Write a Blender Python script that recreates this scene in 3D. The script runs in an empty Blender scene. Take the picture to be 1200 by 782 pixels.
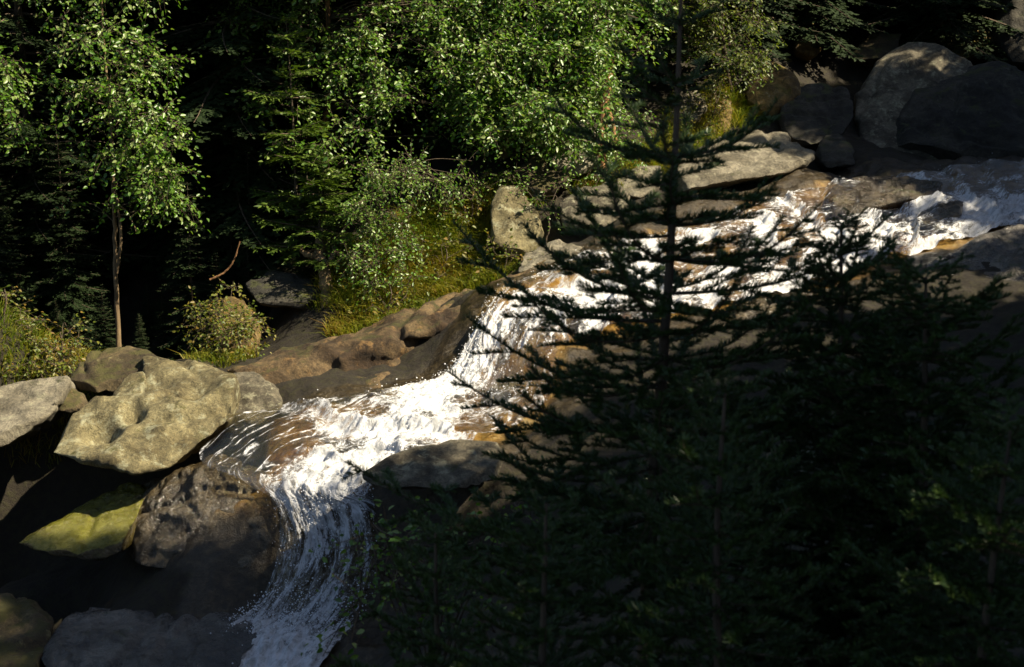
import bpy, bmesh, math, random
import numpy as np
from mathutils import Vector, Matrix

# ------------------------------------------------------------------ camera, sky, sun, exposure
SC = bpy.context.scene
COL = SC.collection
PITCH = math.radians(14.0)
FPX = 1200 * 50 / 36.0
cam_d = bpy.data.cameras.new("camera")
cam = bpy.data.objects.new("camera", cam_d)
COL.objects.link(cam)
cam.location = (0, 0, 0)
cam.rotation_euler = (math.radians(90) - PITCH, 0, 0)
cam_d.lens = 50
cam_d.sensor_width = 36
cam_d.clip_start = 0.05
cam_d.clip_end = 500
cam_d.dof.use_dof = True
cam_d.dof.focus_distance = 18.0
cam_d.dof.aperture_fstop = 6.3
SC.camera = cam

SUN = Vector((0.66, -0.20, 0.72)).normalized()      # direction towards the sun
world = bpy.data.worlds.new("World")
SC.world = world
world.use_nodes = True
wn = world.node_tree
sky = wn.nodes.new("ShaderNodeTexSky")
sky.sky_type = 'NISHITA'
sky.sun_disc = False
sky.sun_elevation = math.asin(SUN.z)
sky.sun_rotation = math.atan2(SUN.x, SUN.y)
bg = wn.nodes["Background"]
bg.inputs[1].default_value = 0.05
wn.links.new(sky.outputs[0], bg.inputs[0])
sun_d = bpy.data.lights.new("sun", 'SUN')
sun_d.energy = 5.0
sun_d.angle = math.radians(0.5)
sun_d.color = (1.0, 0.87, 0.66)
sun = bpy.data.objects.new("sun", sun_d)
COL.objects.link(sun)
sun.rotation_euler = (-SUN).to_track_quat('-Z', 'Y').to_euler()
SC.view_settings.view_transform = 'Standard'
SC.view_settings.look = 'None'
SC.view_settings.exposure = 1.15
SC.view_settings.gamma = 1.0
SC.view_settings.use_curve_mapping = False
SC.render.engine = 'CYCLES'
SC.cycles.max_bounces = 6
SC.cycles.transparent_max_bounces = 12
SC.cycles.sample_clamp_indirect = 4.0
SC.cycles.caustics_reflective = False
SC.cycles.caustics_refractive = False

rng = np.random.default_rng(7)
random.seed(7)

# ------------------------------------------------------------------ helpers
SP, CP = math.sin(PITCH), math.cos(PITCH)


def at(px, py, Y):
    """point at depth Y (metres) that lies behind photo pixel px, py"""
    a = (px - 600) / FPX
    b = (391 - py) / FPX
    k = Y / (CP + b * SP)
    return np.array((a * k, Y, (-SP + b * CP) * k))


_perm = np.random.default_rng(3).permutation(256)
_perm = np.concatenate([_perm, _perm, _perm])
_grad = np.random.default_rng(5).normal(size=(256, 3))
_grad /= np.linalg.norm(_grad, axis=1)[:, None]


def perlin(P):
    P = np.asarray(P, float)
    I = np.floor(P).astype(int)
    f = P - I
    u = f * f * f * (f * (f * 6 - 15) + 10)
    I &= 255
    out = np.zeros(len(P))
    for dx in (0, 1):
        for dy in (0, 1):
            for dz in (0, 1):
                h = _perm[_perm[_perm[(I[:, 0] + dx) & 255] + ((I[:, 1] + dy) & 255)] + ((I[:, 2] + dz) & 255)]
                g = _grad[h]
                d = g[:, 0] * (f[:, 0] - dx) + g[:, 1] * (f[:, 1] - dy) + g[:, 2] * (f[:, 2] - dz)
                w = (u[:, 0] if dx else 1 - u[:, 0]) * (u[:, 1] if dy else 1 - u[:, 1]) * (u[:, 2] if dz else 1 - u[:, 2])
                out += w * d
    return out * 1.6


def fbm(P, octv=4, gain=0.5, ridge=False):
    P = np.asarray(P, float)
    s = np.zeros(len(P))
    a = 1.0
    for o in range(octv):
        n = perlin(P * (2.03 ** o) + 17.3 * o)
        if ridge:
            n = 0.5 - np.abs(n) * 1.6
        s += a * n
        a *= gain
    return s


def tag(o, label=None, cat=None, group=None, kind=None):
    if label:
        o["label"] = label
    if cat:
        o["category"] = cat
    if group:
        o["group"] = group
    if kind:
        o["kind"] = kind
    return o


def new_mesh(name, V, polys, mats=(), attrs=None, smooth=True, uv=None):
    """polys: list of (int array (M,k), material index); attrs: name -> per vertex floats"""
    V = np.asarray(V, np.float32)
    me = bpy.data.meshes.new(name)
    me.vertices.add(len(V))
    me.vertices.foreach_set("co", V.ravel())
    loops, starts, tot, mi = [], [], [], []
    c = 0
    for A, m in polys:
        A = np.asarray(A, np.int32)
        if not len(A):
            continue
        k = A.shape[1]
        loops.append(A.ravel())
        starts.append(c + np.arange(len(A)) * k)
        tot.append(np.full(len(A), k))
        mi.append(np.full(len(A), m))
        c += A.size
    loops = np.concatenate(loops).astype(np.int32)
    me.loops.add(len(loops))
    me.loops.foreach_set("vertex_index", loops)
    starts = np.concatenate(starts).astype(np.int32)
    me.polygons.add(len(starts))
    me.polygons.foreach_set("loop_start", starts)
    me.polygons.foreach_set("material_index", np.concatenate(mi).astype(np.int32))
    me.polygons.foreach_set("use_smooth", np.full(len(starts), smooth))
    for m in mats:
        me.materials.append(m)
    me.update(calc_edges=True)
    for n, a in (attrs or {}).items():
        at_ = me.attributes.new(n, 'FLOAT', 'POINT')
        at_.data.foreach_set("value", np.asarray(a, np.float32))
    if uv is not None:
        l = me.uv_layers.new(name="UVMap")
        l.data.foreach_set("uv", np.asarray(uv, np.float32)[loops].ravel())
    me.validate()
    return me


def obj(name, me, parent=None, loc=None):
    o = bpy.data.objects.new(name, me)
    COL.objects.link(o)
    if parent is not None:
        o.parent = parent
    if loc is not None:
        o.location = loc
    return o


def empty(name, loc=(0, 0, 0)):
    o = bpy.data.objects.new(name, None)
    o.empty_display_size = 0.2
    COL.objects.link(o)
    o.location = loc
    return o


class Geo:
    """collects pieces of geometry with material indices and a per-vertex random 'var'"""

    def __init__(s):
        s.V, s.P, s.var, s.n = [], [], [], 0

    def add(s, V, F, m=0, var=None):
        V = np.asarray(V, float)
        s.V.append(V)
        s.P.append((np.asarray(F) + s.n, m))
        s.var.append(np.full(len(V), 0.5) if var is None else np.asarray(var, float))
        s.n += len(V)

    def mesh(s, name, mats, smooth=True, origin=None):
        V = np.concatenate(s.V)
        if origin is not None:
            V = V - np.asarray(origin)
        return new_mesh(name, V, s.P, mats, {"var": np.concatenate(s.var)}, smooth)


def tube(g, pts, radii, seg=7, m=0, wob=0.0, var=None):
    pts = np.asarray(pts, float)
    radii = np.broadcast_to(np.asarray(radii, float), (len(pts),))
    T = np.gradient(pts, axis=0)
    T /= np.linalg.norm(T, axis=1)[:, None] + 1e-9
    ref = np.array((0.31, 0.83, 0.46)) if abs(T[0, 2]) > 0.6 else np.array((0.1, 0.05, 1.0))
    N = np.cross(T, ref)
    N /= np.linalg.norm(N, axis=1)[:, None] + 1e-9
    B = np.cross(T, N)
    a = np.arange(seg) * 2 * math.pi / seg
    ca, sa = np.cos(a), np.sin(a)
    R = radii[:, None] * np.ones((1, seg))
    if wob:
        R = R * (1 + wob * rng.normal(size=R.shape))
    V = pts[:, None, :] + R[..., None] * (ca[None, :, None] * N[:, None, :] + sa[None, :, None] * B[:, None, :])
    n = len(pts)
    i, j = np.meshgrid(np.arange(n - 1), np.arange(seg), indexing='ij')
    j2 = (j + 1) % seg
    F = np.stack([i * seg + j, i * seg + j2, (i + 1) * seg + j2, (i + 1) * seg + j], -1).reshape(-1, 4)
    g.add(V.reshape(-1, 3), F, m, None if var is None else np.full(n * seg, var))


def spline(ctrl, n):
    """Catmull-Rom through control points, n samples"""
    C = np.asarray(ctrl, float)
    C = np.concatenate([[2 * C[0] - C[1]], C, [2 * C[-1] - C[-2]]])
    t = np.linspace(0, len(C) - 3 - 1e-6, n)
    i = t.astype(int)
    f = (t - i)[:, None] if C.ndim == 2 else (t - i)
    if C.ndim == 3:
        f = (t - i)[:, None, None]
    p0, p1, p2, p3 = C[i], C[i + 1], C[i + 2], C[i + 3]
    return 0.5 * (2 * p1 + (p2 - p0) * f + (2 * p0 - 5 * p1 + 4 * p2 - p3) * f ** 2 + (3 * p1 - p0 - 3 * p2 + p3) * f ** 3)


# ------------------------------------------------------------------ materials
def mat(name):
    m = bpy.data.materials.new(name)
    m.use_nodes = True
    nt = m.node_tree
    return m, nt, nt.nodes["Principled BSDF"], nt.nodes, nt.links


def ramp(N, stops, interp='LINEAR'):
    r = N.new("ShaderNodeValToRGB")
    el = r.color_ramp.elements
    while len(el) < len(stops):
        el.new(0.5)
    for e, (p, c) in zip(el, stops):
        e.position = p
        e.color = (c[0], c[1], c[2], 1) if len(c) == 3 else c
    r.color_ramp.interpolation = interp
    return r


def noise(N, L, scale, detail=6, rough=0.6, vec=None, dist=0.0):
    n = N.new("ShaderNodeTexNoise")
    n.inputs["Scale"].default_value = scale
    n.inputs["Detail"].default_value = detail
    n.inputs["Roughness"].default_value = rough
    n.inputs["Distortion"].default_value = dist
    if vec is not None:
        L.new(vec, n.inputs["Vector"])
    return n


def mixc(N, L, fac, a, b):
    m = N.new("ShaderNodeMix")
    m.data_type = 'RGBA'
    for s, v in ((m.inputs[0], fac), (m.inputs[6], a), (m.inputs[7], b)):
        if hasattr(v, "links"):
            L.new(v, s)
        elif isinstance(v, (int, float)):
            s.default_value = v
        else:
            s.default_value = (*v, 1)
    return m.outputs[2]


def math_(N, L, op, a, b=None, clamp=False):
    m = N.new("ShaderNodeMath")
    m.operation = op
    m.use_clamp = clamp
    for s, v in ((m.inputs[0], a), (m.inputs[1], b)):
        if v is None:
            continue
        if hasattr(v, "links"):
            L.new(v, s)
        else:
            s.default_value = v
    return m.outputs[0]


def step(N, L, v, lo, hi):
    m = N.new("ShaderNodeMapRange")
    m.interpolation_type = 'SMOOTHSTEP'
    L.new(v, m.inputs[0])
    m.inputs[1].default_value = lo
    m.inputs[2].default_value = hi
    return m.outputs[0]


def rock_mat(name, dark, light, moss=(0.045, 0.05, 0.012), moss_amt=0.2, lichen=0.3, lichen_col=(0.33, 0.32, 0.21), rough=0.85, wet=0.0, seed=0.0):
    m, nt, b, N, L = mat(name)
    tc = N.new("ShaderNodeTexCoord")
    mp = N.new("ShaderNodeMapping")
    mp.inputs["Location"].default_value = (seed, seed * 0.7, seed * 1.3)
    L.new(tc.outputs["Object"], mp.inputs[0])
    v = mp.outputs[0]
    big = noise(N, L, 1.6, 5, 0.6, v, 0.4)
    mid = noise(N, L, 9, 8, 0.72, v)
    fine = noise(N, L, 70, 4, 0.7, v)
    base = mixc(N, L, step(N, L, big.outputs[0], 0.35, 0.66), dark, light)
    sp = ramp(N, [(0.30, (0.45, 0.45, 0.45)), (0.5, (0.95, 0.95, 0.95)), (0.72, (1.45, 1.42, 1.38))])
    L.new(mid.outputs[0], sp.inputs[0])
    mul = N.new("ShaderNodeMix"); mul.data_type = 'RGBA'; mul.blend_type = 'MULTIPLY'; mul.inputs[0].default_value = 1
    L.new(base, mul.inputs[6]); L.new(sp.outputs[0], mul.inputs[7])
    sp2 = ramp(N, [(0.34, (0.55, 0.55, 0.55)), (0.5, (1, 1, 1)), (0.68, (1.35, 1.35, 1.35))])
    L.new(fine.outputs[0], sp2.inputs[0])
    mul2 = N.new("ShaderNodeMix"); mul2.data_type = 'RGBA'; mul2.blend_type = 'MULTIPLY'; mul2.inputs[0].default_value = 0.85
    L.new(mul.outputs[2], mul2.inputs[6]); L.new(sp2.outputs[0], mul2.inputs[7])
    g3 = noise(N, L, 27, 6, 0.75, v, 0.3)
    sp3 = ramp(N, [(0.33, (0.42, 0.41, 0.40)), (0.47, (0.95, 0.95, 0.95)), (0.70, (1.4, 1.38, 1.32))])
    L.new(g3.outputs[0], sp3.inputs[0])
    mul3 = N.new("ShaderNodeMix"); mul3.data_type = 'RGBA'; mul3.blend_type = 'MULTIPLY'; mul3.inputs[0].default_value = 0.8
    L.new(mul2.outputs[2], mul3.inputs[6]); L.new(sp3.outputs[0], mul3.inputs[7])
    mul2 = mul3
    # lichen blotches
    ln = noise(N, L, 4.5, 9, 0.78, v, 0.2)
    lf = math_(N, L, 'MULTIPLY', step(N, L, ln.outputs[0], 0.60 - 0.22 * lichen, 0.70 - 0.18 * lichen), 0.75 if lichen > 0 else 0.0)
    c = mixc(N, L, lf, mul2.outputs[2], lichen_col)
    # moss on upward faces
    geo = N.new("ShaderNodeNewGeometry")
    sx = N.new("ShaderNodeSeparateXYZ"); L.new(geo.outputs["Normal"], sx.inputs[0])
    mn = noise(N, L, 2.7, 8, 0.7, v)
    up = math_(N, L, 'ADD', math_(N, L, 'MULTIPLY', sx.outputs[2], 0.25), mn.outputs[0])
    mf = step(N, L, up, 0.86 - 0.42 * moss_amt, 0.98 - 0.42 * moss_amt)
    mossc = mixc(N, L, mid.outputs[0], [x * 0.2 for x in moss], [min(1, x * 1.9) for x in moss])
    c = mixc(N, L, mf, c, mossc)
    L.new(c, b.inputs["Base Color"])
    b.inputs["Roughness"].default_value = rough
    if wet:
        wr = ramp(N, [(0.35, (0.08,) * 3), (0.65, (0.5,) * 3)])
        L.new(mid.outputs[0], wr.inputs[0])
        L.new(wr.outputs[0], b.inputs["Roughness"])
        b.inputs["Coat Weight"].default_value = wet
        b.inputs["Coat Roughness"].default_value = 0.08
    bp = N.new("ShaderNodeBump"); bp.inputs["Strength"].default_value = 0.75; bp.inputs["Distance"].default_value = 0.07
    vo = N.new("ShaderNodeTexVoronoi"); vo.feature = 'DISTANCE_TO_EDGE'; vo.inputs["Scale"].default_value = 1.7
    wv_ = N.new("ShaderNodeVectorMath"); wv_.operation = 'ADD'
    wm_ = N.new("ShaderNodeVectorMath"); wm_.operation = 'SCALE'; wm_.inputs[3].default_value = 0.35
    L.new(mid.outputs[1], wm_.inputs[0]); L.new(v, wv_.inputs[0]); L.new(wm_.outputs[0], wv_.inputs[1]); L.new(wv_.outputs[0], vo.inputs["Vector"])
    crack = math_(N, L, 'MULTIPLY', step(N, L, vo.outputs[0], 0.0, 0.035), step(N, L, big.outputs[0], 0.62, 0.40))
    h = math_(N, L, 'ADD', math_(N, L, 'ADD', math_(N, L, 'MULTIPLY', mid.outputs[0], 1.0), math_(N, L, 'MULTIPLY', g3.outputs[0], 0.5)), math_(N, L, 'MULTIPLY', fine.outputs[0], 0.3))
    h = math_(N, L, 'ADD', h, math_(N, L, 'MULTIPLY', crack, 0.35))
    L.new(h, bp.inputs["Height"]); L.new(bp.outputs[0], b.inputs["Normal"])
    if wet:
        L.new(bp.outputs[0], b.inputs["Coat Normal"])
    return m


def leaf_mat(name, cols, trans=0.35, rough=0.38, spec=0.5):
    """cols: ramp over the per-leaf random"""
    m, nt, b, N, L = mat(name)
    a = N.new("ShaderNodeAttribute"); a.attribute_name = "var"
    r = ramp(N, [(i / (len(cols) - 1), c) for i, c in enumerate(cols)])
    L.new(a.outputs["Fac"], r.inputs[0])
    L.new(r.outputs[0], b.inputs["Base Color"])
    b.inputs["Roughness"].default_value = rough
    b.inputs["Specular IOR Level"].default_value = spec
    t = N.new("ShaderNodeBsdfTranslucent")
    g = N.new("ShaderNodeMix"); g.data_type = 'RGBA'; g.blend_type = 'MULTIPLY'; g.inputs[0].default_value = 1
    L.new(r.outputs[0], g.inputs[6]); g.inputs[7].default_value = (1.6, 1.7, 0.6, 1)
    L.new(g.outputs[2], t.inputs[0])
    mx = N.new("ShaderNodeMixShader"); mx.inputs[0].default_value = trans
    L.new(b.outputs[0], mx.inputs[1]); L.new(t.outputs[0], mx.inputs[2])
    L.new(mx.outputs[0], N["Material Output"].inputs[0])
    return m


def bark_mat(name, dark, light, scale=14, stretch=0.25):
    m, nt, b, N, L = mat(name)
    tc = N.new("ShaderNodeTexCoord")
    mp = N.new("ShaderNodeMapping"); mp.inputs["Scale"].default_value = (1, 1, stretch)
    L.new(tc.outputs["Object"], mp.inputs[0])
    n = noise(N, L, scale, 8, 0.7, mp.outputs[0], 0.6)
    r = ramp(N, [(0.33, dark), (0.66, light)])
    L.new(n.outputs[0], r.inputs[0]); L.new(r.outputs[0], b.inputs["Base Color"])
    b.inputs["Roughness"].default_value = 0.9
    bp = N.new("ShaderNodeBump"); bp.inputs["Strength"].default_value = 0.7; bp.inputs["Distance"].default_value = 0.02
    L.new(n.outputs[0], bp.inputs["Height"]); L.new(bp.outputs[0], b.inputs["Normal"])
    return m


M_GRANITE = rock_mat("granite", (0.065, 0.055, 0.035), (0.18, 0.16, 0.11), lichen=0.35, moss_amt=0.12)
M_LICHEN = rock_mat("lichen_granite", (0.10, 0.08, 0.034), (0.23, 0.20, 0.10), moss=(0.07, 0.065, 0.014), lichen=0.4, moss_amt=0.22, lichen_col=(0.36, 0.36, 0.23), seed=3.1)
M_PALE = rock_mat("pale_granite", (0.12, 0.105, 0.07), (0.26, 0.235, 0.17), lichen=0.25, moss_amt=0.08, seed=5.7)
M_BROWN = rock_mat("brown_mossy_rock", (0.045, 0.032, 0.013), (0.12, 0.09, 0.04), moss=(0.06, 0.055, 0.012), lichen=0.12, lichen_col=(0.24, 0.22, 0.10), moss_amt=0.45, seed=9.2)
M_LEDGE = rock_mat("ochre_brown_ledge", (0.045, 0.026, 0.010), (0.16, 0.11, 0.05), moss=(0.05, 0.045, 0.010), lichen=0.28, lichen_col=(0.26, 0.15, 0.05), moss_amt=0.3, seed=29.0)
M_SHADED = rock_mat("shaded_rock", (0.018, 0.017, 0.012), (0.055, 0.05, 0.036), lichen=0.15, lichen_col=(0.12, 0.12, 0.09), moss_amt=0.3, seed=12.4)  # grey rock with its deep shade put into the darker colour
M_GOLD = rock_mat("ochre_rock", (0.08, 0.05, 0.012), (0.22, 0.15, 0.045), moss=(0.11, 0.09, 0.012), lichen=0.1, moss_amt=0.4, seed=15.4)
M_YMOSS = rock_mat("yellow_moss_rock", (0.055, 0.042, 0.012), (0.14, 0.11, 0.03), moss=(0.13, 0.125, 0.012), lichen=0.0, moss_amt=0.72, wet=0.25, seed=19.4)
M_WET = rock_mat("wet_rock", (0.035, 0.026, 0.014), (0.11, 0.085, 0.045), lichen=0.05, lichen_col=(0.16, 0.14, 0.08), moss_amt=0.15, wet=0.8, seed=22.0)
M_WETGREY = rock_mat("wet_grey_rock", (0.06, 0.055, 0.045), (0.16, 0.145, 0.12), lichen=0.1, lichen_col=(0.22, 0.21, 0.17), moss_amt=0.1, wet=0.7, seed=25.0)

M_BIRCH_LEAF = leaf_mat("birch_leaf", [(0.036, 0.10, 0.006), (0.072, 0.165, 0.012), (0.125, 0.225, 0.025), (0.25, 0.31, 0.10)], 0.32, 0.38, 0.6)
M_ALDER_LEAF = leaf_mat("alder_leaf", [(0.04, 0.075, 0.008), (0.085, 0.12, 0.012), (0.15, 0.17, 0.025)], 0.35, 0.45, 0.45)
M_BUSH_LEAF = leaf_mat("bush_leaf", [(0.05, 0.085, 0.008), (0.10, 0.135, 0.014), (0.16, 0.165, 0.025), (0.21, 0.13, 0.025)], 0.35, 0.45, 0.4)
M_GRASS = leaf_mat("grass_blade", [(0.07, 0.12, 0.008), (0.15, 0.19, 0.016), (0.25, 0.22, 0.026), (0.28, 0.16, 0.035)], 0.35, 0.55, 0.3)
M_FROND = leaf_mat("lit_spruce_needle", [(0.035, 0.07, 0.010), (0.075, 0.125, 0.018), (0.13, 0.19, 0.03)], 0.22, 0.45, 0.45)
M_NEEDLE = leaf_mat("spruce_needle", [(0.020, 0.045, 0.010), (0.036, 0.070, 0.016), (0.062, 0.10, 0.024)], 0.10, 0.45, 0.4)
M_NEEDLE_SHADED = leaf_mat("shaded_spruce_needle", [(0.010, 0.020, 0.006), (0.020, 0.036, 0.010)], 0.05, 0.7, 0.2)  # needles coloured near black so sunlit crowns still look deeply shaded
M_BARK = bark_mat("bark", (0.035, 0.025, 0.016), (0.13, 0.095, 0.06))
M_REDBARK = bark_mat("red_bark", (0.10, 0.045, 0.016), (0.36, 0.19, 0.08), 18)
M_PALEBARK = bark_mat("pale_bark", (0.06, 0.04, 0.018), (0.27, 0.19, 0.10), 16)
M_STRAW = leaf_mat("straw", [(0.20, 0.14, 0.04), (0.30, 0.21, 0.06)], 0.3, 0.6, 0.2)


# ------------------------------------------------------------------ the stream's course (far edge, middle, near edge per row, upstream first)
ROWS = [[(1230, 180, 23.5), (1230, 215, 22.3), (1230, 262, 20.6)],
        [(1130, 197, 23), (1130, 232, 21.4), (1130, 278, 19.9)],
        [(1040, 207, 22.4), (1050, 255, 20.7), (1045, 303, 19.2)],
        [(950, 222, 21.6), (965, 275, 19.9), (960, 332, 18.4)],
        [(850, 252, 20.6), (870, 305, 19.2), (870, 354, 18)],
        [(750, 280, 19.8), (770, 325, 18.7), (770, 370, 17.6)],
        [(660, 308, 19), (680, 345, 18.2), (690, 395, 17.2)],
        [(592, 337, 18.3), (612, 360, 17.8), (655, 405, 17.0)],
        [(566, 370, 17.9), (585, 395, 17.5), (650, 432, 16.6)],
        [(530, 430, 17.3), (560, 445, 17.0), (640, 465, 16.2)],
        [(470, 452, 16.9), (515, 475, 16.5), (600, 497, 15.8)],
        [(372, 470, 16.7), (450, 505, 15.9), (530, 524, 15.3)],
        [(262, 492, 16.5), (390, 540, 15.4), (470, 545, 15.1)],
        [(236, 535, 15.6), (360, 570, 15.0), (437, 572, 14.9)],
        [(318, 588, 14.95), (365, 592, 14.86), (438, 592, 14.78)],
        [(325, 640, 14.75), (378, 645, 14.68), (442, 645, 14.62)],
        [(305, 700, 14.5), (350, 712, 14.4), (432, 705, 14.4)],
        [(258, 740, 14.1), (320, 750, 14.0), (395, 750, 14.0)],
        [(205, 810, 13.3), (280, 815, 13.2), (350, 815, 13.2)]]
#        foam across the stream, five columns from far edge to near edge
FOAM = [(.55, .35, .55, .75, .6), (.5, .3, .65, .8, .8), (.4, .3, .6, .7, .85), (.62, .52, .6, .74, .84), (.62, .56, .6, .8, .84),
        (.58, .58, .66, .8, .75), (.56, .66, .74, .78, .55), (.6, .7, .7, .6, .4), (.8, .85, .8, .5, .4), (.85, .85, .75, .4, .5),
        (.5, .8, .85, .7, .4), (.38, .62, .9, .85, .55), (.36, .42, .66, .9, .6), (.3, .4, .72, .8, .5), (.42, .62, .8, .84, .66), (.4, .58, .70, .74, .62),
        (.52, .68, .74, .76, .68), (.85, .9, .92, .9, .7), (.8, .9, .95, .9, .6)]
CTR = np.array([[at(*p) for p in r] for r in ROWS])          # 18 x 3 x 3

# ------------------------------------------------------------------ ground: one sheet interpolated through surveyed points
G = []
for ri, r in enumerate(CTR):
    e0, mm, e1 = r
    d = (e0 - e1)
    d = d / np.linalg.norm(d[:2])
    G += [mm - (0, 0, .12), (e0 + mm) / 2 - (0, 0, .12), (e1 + mm) / 2 - (0, 0, .10), e1 - d * .02, e1 - d * .35 + (0, 0, .05)]
    if ri < 6:
        G += [e0 + d * .02, e0 + d * .35 + (0, 0, .10)]
    elif ri < 12:
        G += [e0 - (0, 0, .05), e0 + d * .35 - (0, 0, .12)]
    elif ri < 14:
        G += [e0 - (0, 0, .9), e0 + d * .5 - (0, 0, 1.2), (e0 * .7 + mm * .3) - (0, 0, .35)]
    else:
        G += [e0 - (0, 0, .12)]
for p in [(300, 432, 18.2), (420, 392, 19.2), (520, 352, 19.7), (600, 325, 19.9), (700, 262, 20.8), (830, 222, 22), (960, 200, 23),
          (430, 300, 20.6), (560, 232, 21.6), (700, 175, 22.6), (800, 135, 23.8), (900, 115, 25),
          (50, 445, 18.4), (136, 436, 20.4), (20, 395, 19.8), (270, 430, 19.9), (300, 375, 21), (190, 425, 21.2), (80, 415, 21.6), (200, 440, 18.2), (-80, 470, 17.5),
          (1100, 192, 24), (1000, 105, 27.2), (1150, 35, 30), (1230, 190, 24.2),
          (1100, 310, 18.6), (1230, 345, 17.2), (1190, 425, 15.6), (960, 380, 17), (850, 400, 16.6), (720, 440, 16),
          (120, 640, 17.0), (60, 570, 17.8), (0, 600, 17.6), (-70, 600, 17.4), (200, 600, 16.9), (100, 725, 15.5), (100, 820, 13.4), (-100, 700, 15.8), (20, 680, 16.4), (230, 690, 15.7), (270, 640, 15.9)]:
    G.append(at(*p))
for p in [(0, 0, -1.7), (3, 0, -1.5), (-3, 0, -2.3), (0, 5, -3.1), (3, 5, -2.7), (-3, 5, -4.1), (0, 9, -4.7), (4, 9, -4.1), (-3, 9, -6.0),
          (0, 12, -5.3), (4, 12, -4.5), (-3, 12, -6.9), (9, 0, -.5), (9, 9, -2.6), (10, 15, -3.0), (-9, 0, -4.2), (-9, 9, -6.8), (-9, 14, -6.6), (-12, 20, -5.2),
          (-8, 25, -3.6), (-3, 25, -2.2), (2, 26, -.9), (6, 30, .2), (-10, 31, .4), (0, 33, 2.2), (14, 26, -1.0), (14, 36, 1.5), (0, 46, 8), (-20, 40, 5), (20, 46, 6),
          (0, 70, 20), (-40, 60, 12), (40, 60, 14), (-40, 10, -5), (40, 10, 3), (0, -20, 4), (-40, -20, 0), (40, -20, 8), (-20, 20, -4)]:
    G.append(np.array(p, float))
G = np.array(G)


def phi(r):
    return np.sqrt(r * r + 0.09)


_n = len(G)
_A = np.zeros((_n + 3, _n + 3))
_A[:_n, :_n] = phi(np.linalg.norm(G[:, None, :2] - G[None, :, :2], axis=2)) - 0.004 * np.eye(_n)
_A[:_n, _n] = 1
_A[:_n, _n + 1:] = G[:, :2]
_A[_n:, :_n] = _A[:_n, _n:].T
_w = np.linalg.solve(_A, np.concatenate([G[:, 2], np.zeros(3)]))


def ground_z(XY):
    XY = np.asarray(XY, float).reshape(-1, 2)
    out = np.empty(len(XY))
    for s in range(0, len(XY), 20000):
        q = XY[s:s + 20000]
        out[s:s + 20000] = phi(np.linalg.norm(q[:, None] - G[None, :, :2], axis=2)) @ _w[:_n] + _w[_n] + q @ _w[_n + 1:]
    return out


# stream surface: fine grid along the flow
NV, NU = 720, 110
rows = spline(CTR, NV)                                       # NV x 3 x 3
u = np.linspace(0, 1, NU)
L0, L1, L2 = (2 * (u - .5) * (u - 1)), (-4 * u * (u - 1)), (2 * u * (u - .5))
W = rows[:, 0, None] * L0[None, :, None] + rows[:, 1, None] * L1[None, :, None] + rows[:, 2, None] * L2[None, :, None]
fo = spline(np.array(FOAM, float), NV)
FO = np.stack([np.interp(u, [0, .25, .5, .75, 1], r) for r in fo])
s_len = np.concatenate([[0], np.cumsum(np.linalg.norm(np.diff(rows[:, 1], axis=0), axis=1))])
wid = np.linalg.norm(rows[:, 2] - rows[:, 0], axis=1)
UV = np.stack([(u[None, :] - .5) * wid[:, None], np.broadcast_to(s_len[:, None], (NV, NU))], -1)
WXY = W[::6, ::6, :2].reshape(-1, 2)


def stream_dist(XY):
    XY = np.asarray(XY, float).reshape(-1, 2)
    out = np.empty(len(XY))
    for s in range(0, len(XY), 4000):
        q = XY[s:s + 4000]
        out[s:s + 4000] = np.sqrt(((q[:, None] - WXY[None]) ** 2).sum(2).min(1))
    return out


def axis(a, lo, hi, b, fine, coarse):
    mid = np.arange(lo, hi, fine)
    return np.concatenate([a + (lo - a) * (1 - np.linspace(1, 0, coarse) ** 2)[:-1], mid, hi + (b - hi) * np.linspace(0, 1, coarse) ** 2])


gx = axis(-60, -7.5, 10, 60, 0.055, 40)
gy = axis(-40, 12, 26, 90, 0.055, 40)
XX, YY = np.meshgrid(gx, gy, indexing='ij')
XY = np.stack([XX.ravel(), YY.ravel()], 1)
Z = ground_z(XY)
s_dist = stream_dist(XY)
near_w = np.clip(1 - np.clip(s_dist - .15, 0, None) / 0.9, 0, 1)
P3 = np.stack([XY[:, 0], XY[:, 1], Z], 1)
Z += (0.10 * fbm(P3 * 0.9, 3) * (1 - near_w) + 0.075 * fbm(P3 * (1.7, 1.7, 1.7) + 4, 4, ridge=True) * near_w + 0.03 * fbm(P3 * 5, 3) - 0.075 * near_w)
nx, ny = len(gx), len(gy)
i, j = np.meshgrid(np.arange(nx - 1), np.arange(ny - 1), indexing='ij')
F = np.stack([i * ny + j, (i + 1) * ny + j, (i + 1) * ny + j + 1, i * ny + j + 1], -1).reshape(-1, 4)

M_GROUND, nt, b, N, L = mat("ground")
tc = N.new("ShaderNodeTexCoord")
at_ = N.new("ShaderNodeAttribute"); at_.attribute_name = "wet"
n1 = noise(N, L, 1.1, 7, 0.65, tc.outputs["Object"], .3)
n2 = noise(N, L, 11, 8, 0.72, tc.outputs["Object"])
n3 = noise(N, L, 48, 4, 0.7, tc.outputs["Object"])
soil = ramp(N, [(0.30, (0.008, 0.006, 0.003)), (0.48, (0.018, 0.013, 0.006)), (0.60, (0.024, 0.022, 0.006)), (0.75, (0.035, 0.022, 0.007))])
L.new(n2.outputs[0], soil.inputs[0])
bed = ramp(N, [(0.34, (0.035, 0.020, 0.006)), (0.45, (0.14, 0.075, 0.018)), (0.55, (0.26, 0.165, 0.045)), (0.66, (0.33, 0.27, 0.13))])
L.new(math_(N, L, 'ADD', math_(N, L, 'MULTIPLY', n1.outputs[0], .5), math_(N, L, 'MULTIPLY', n2.outputs[0], .5)), bed.inputs[0])
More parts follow.
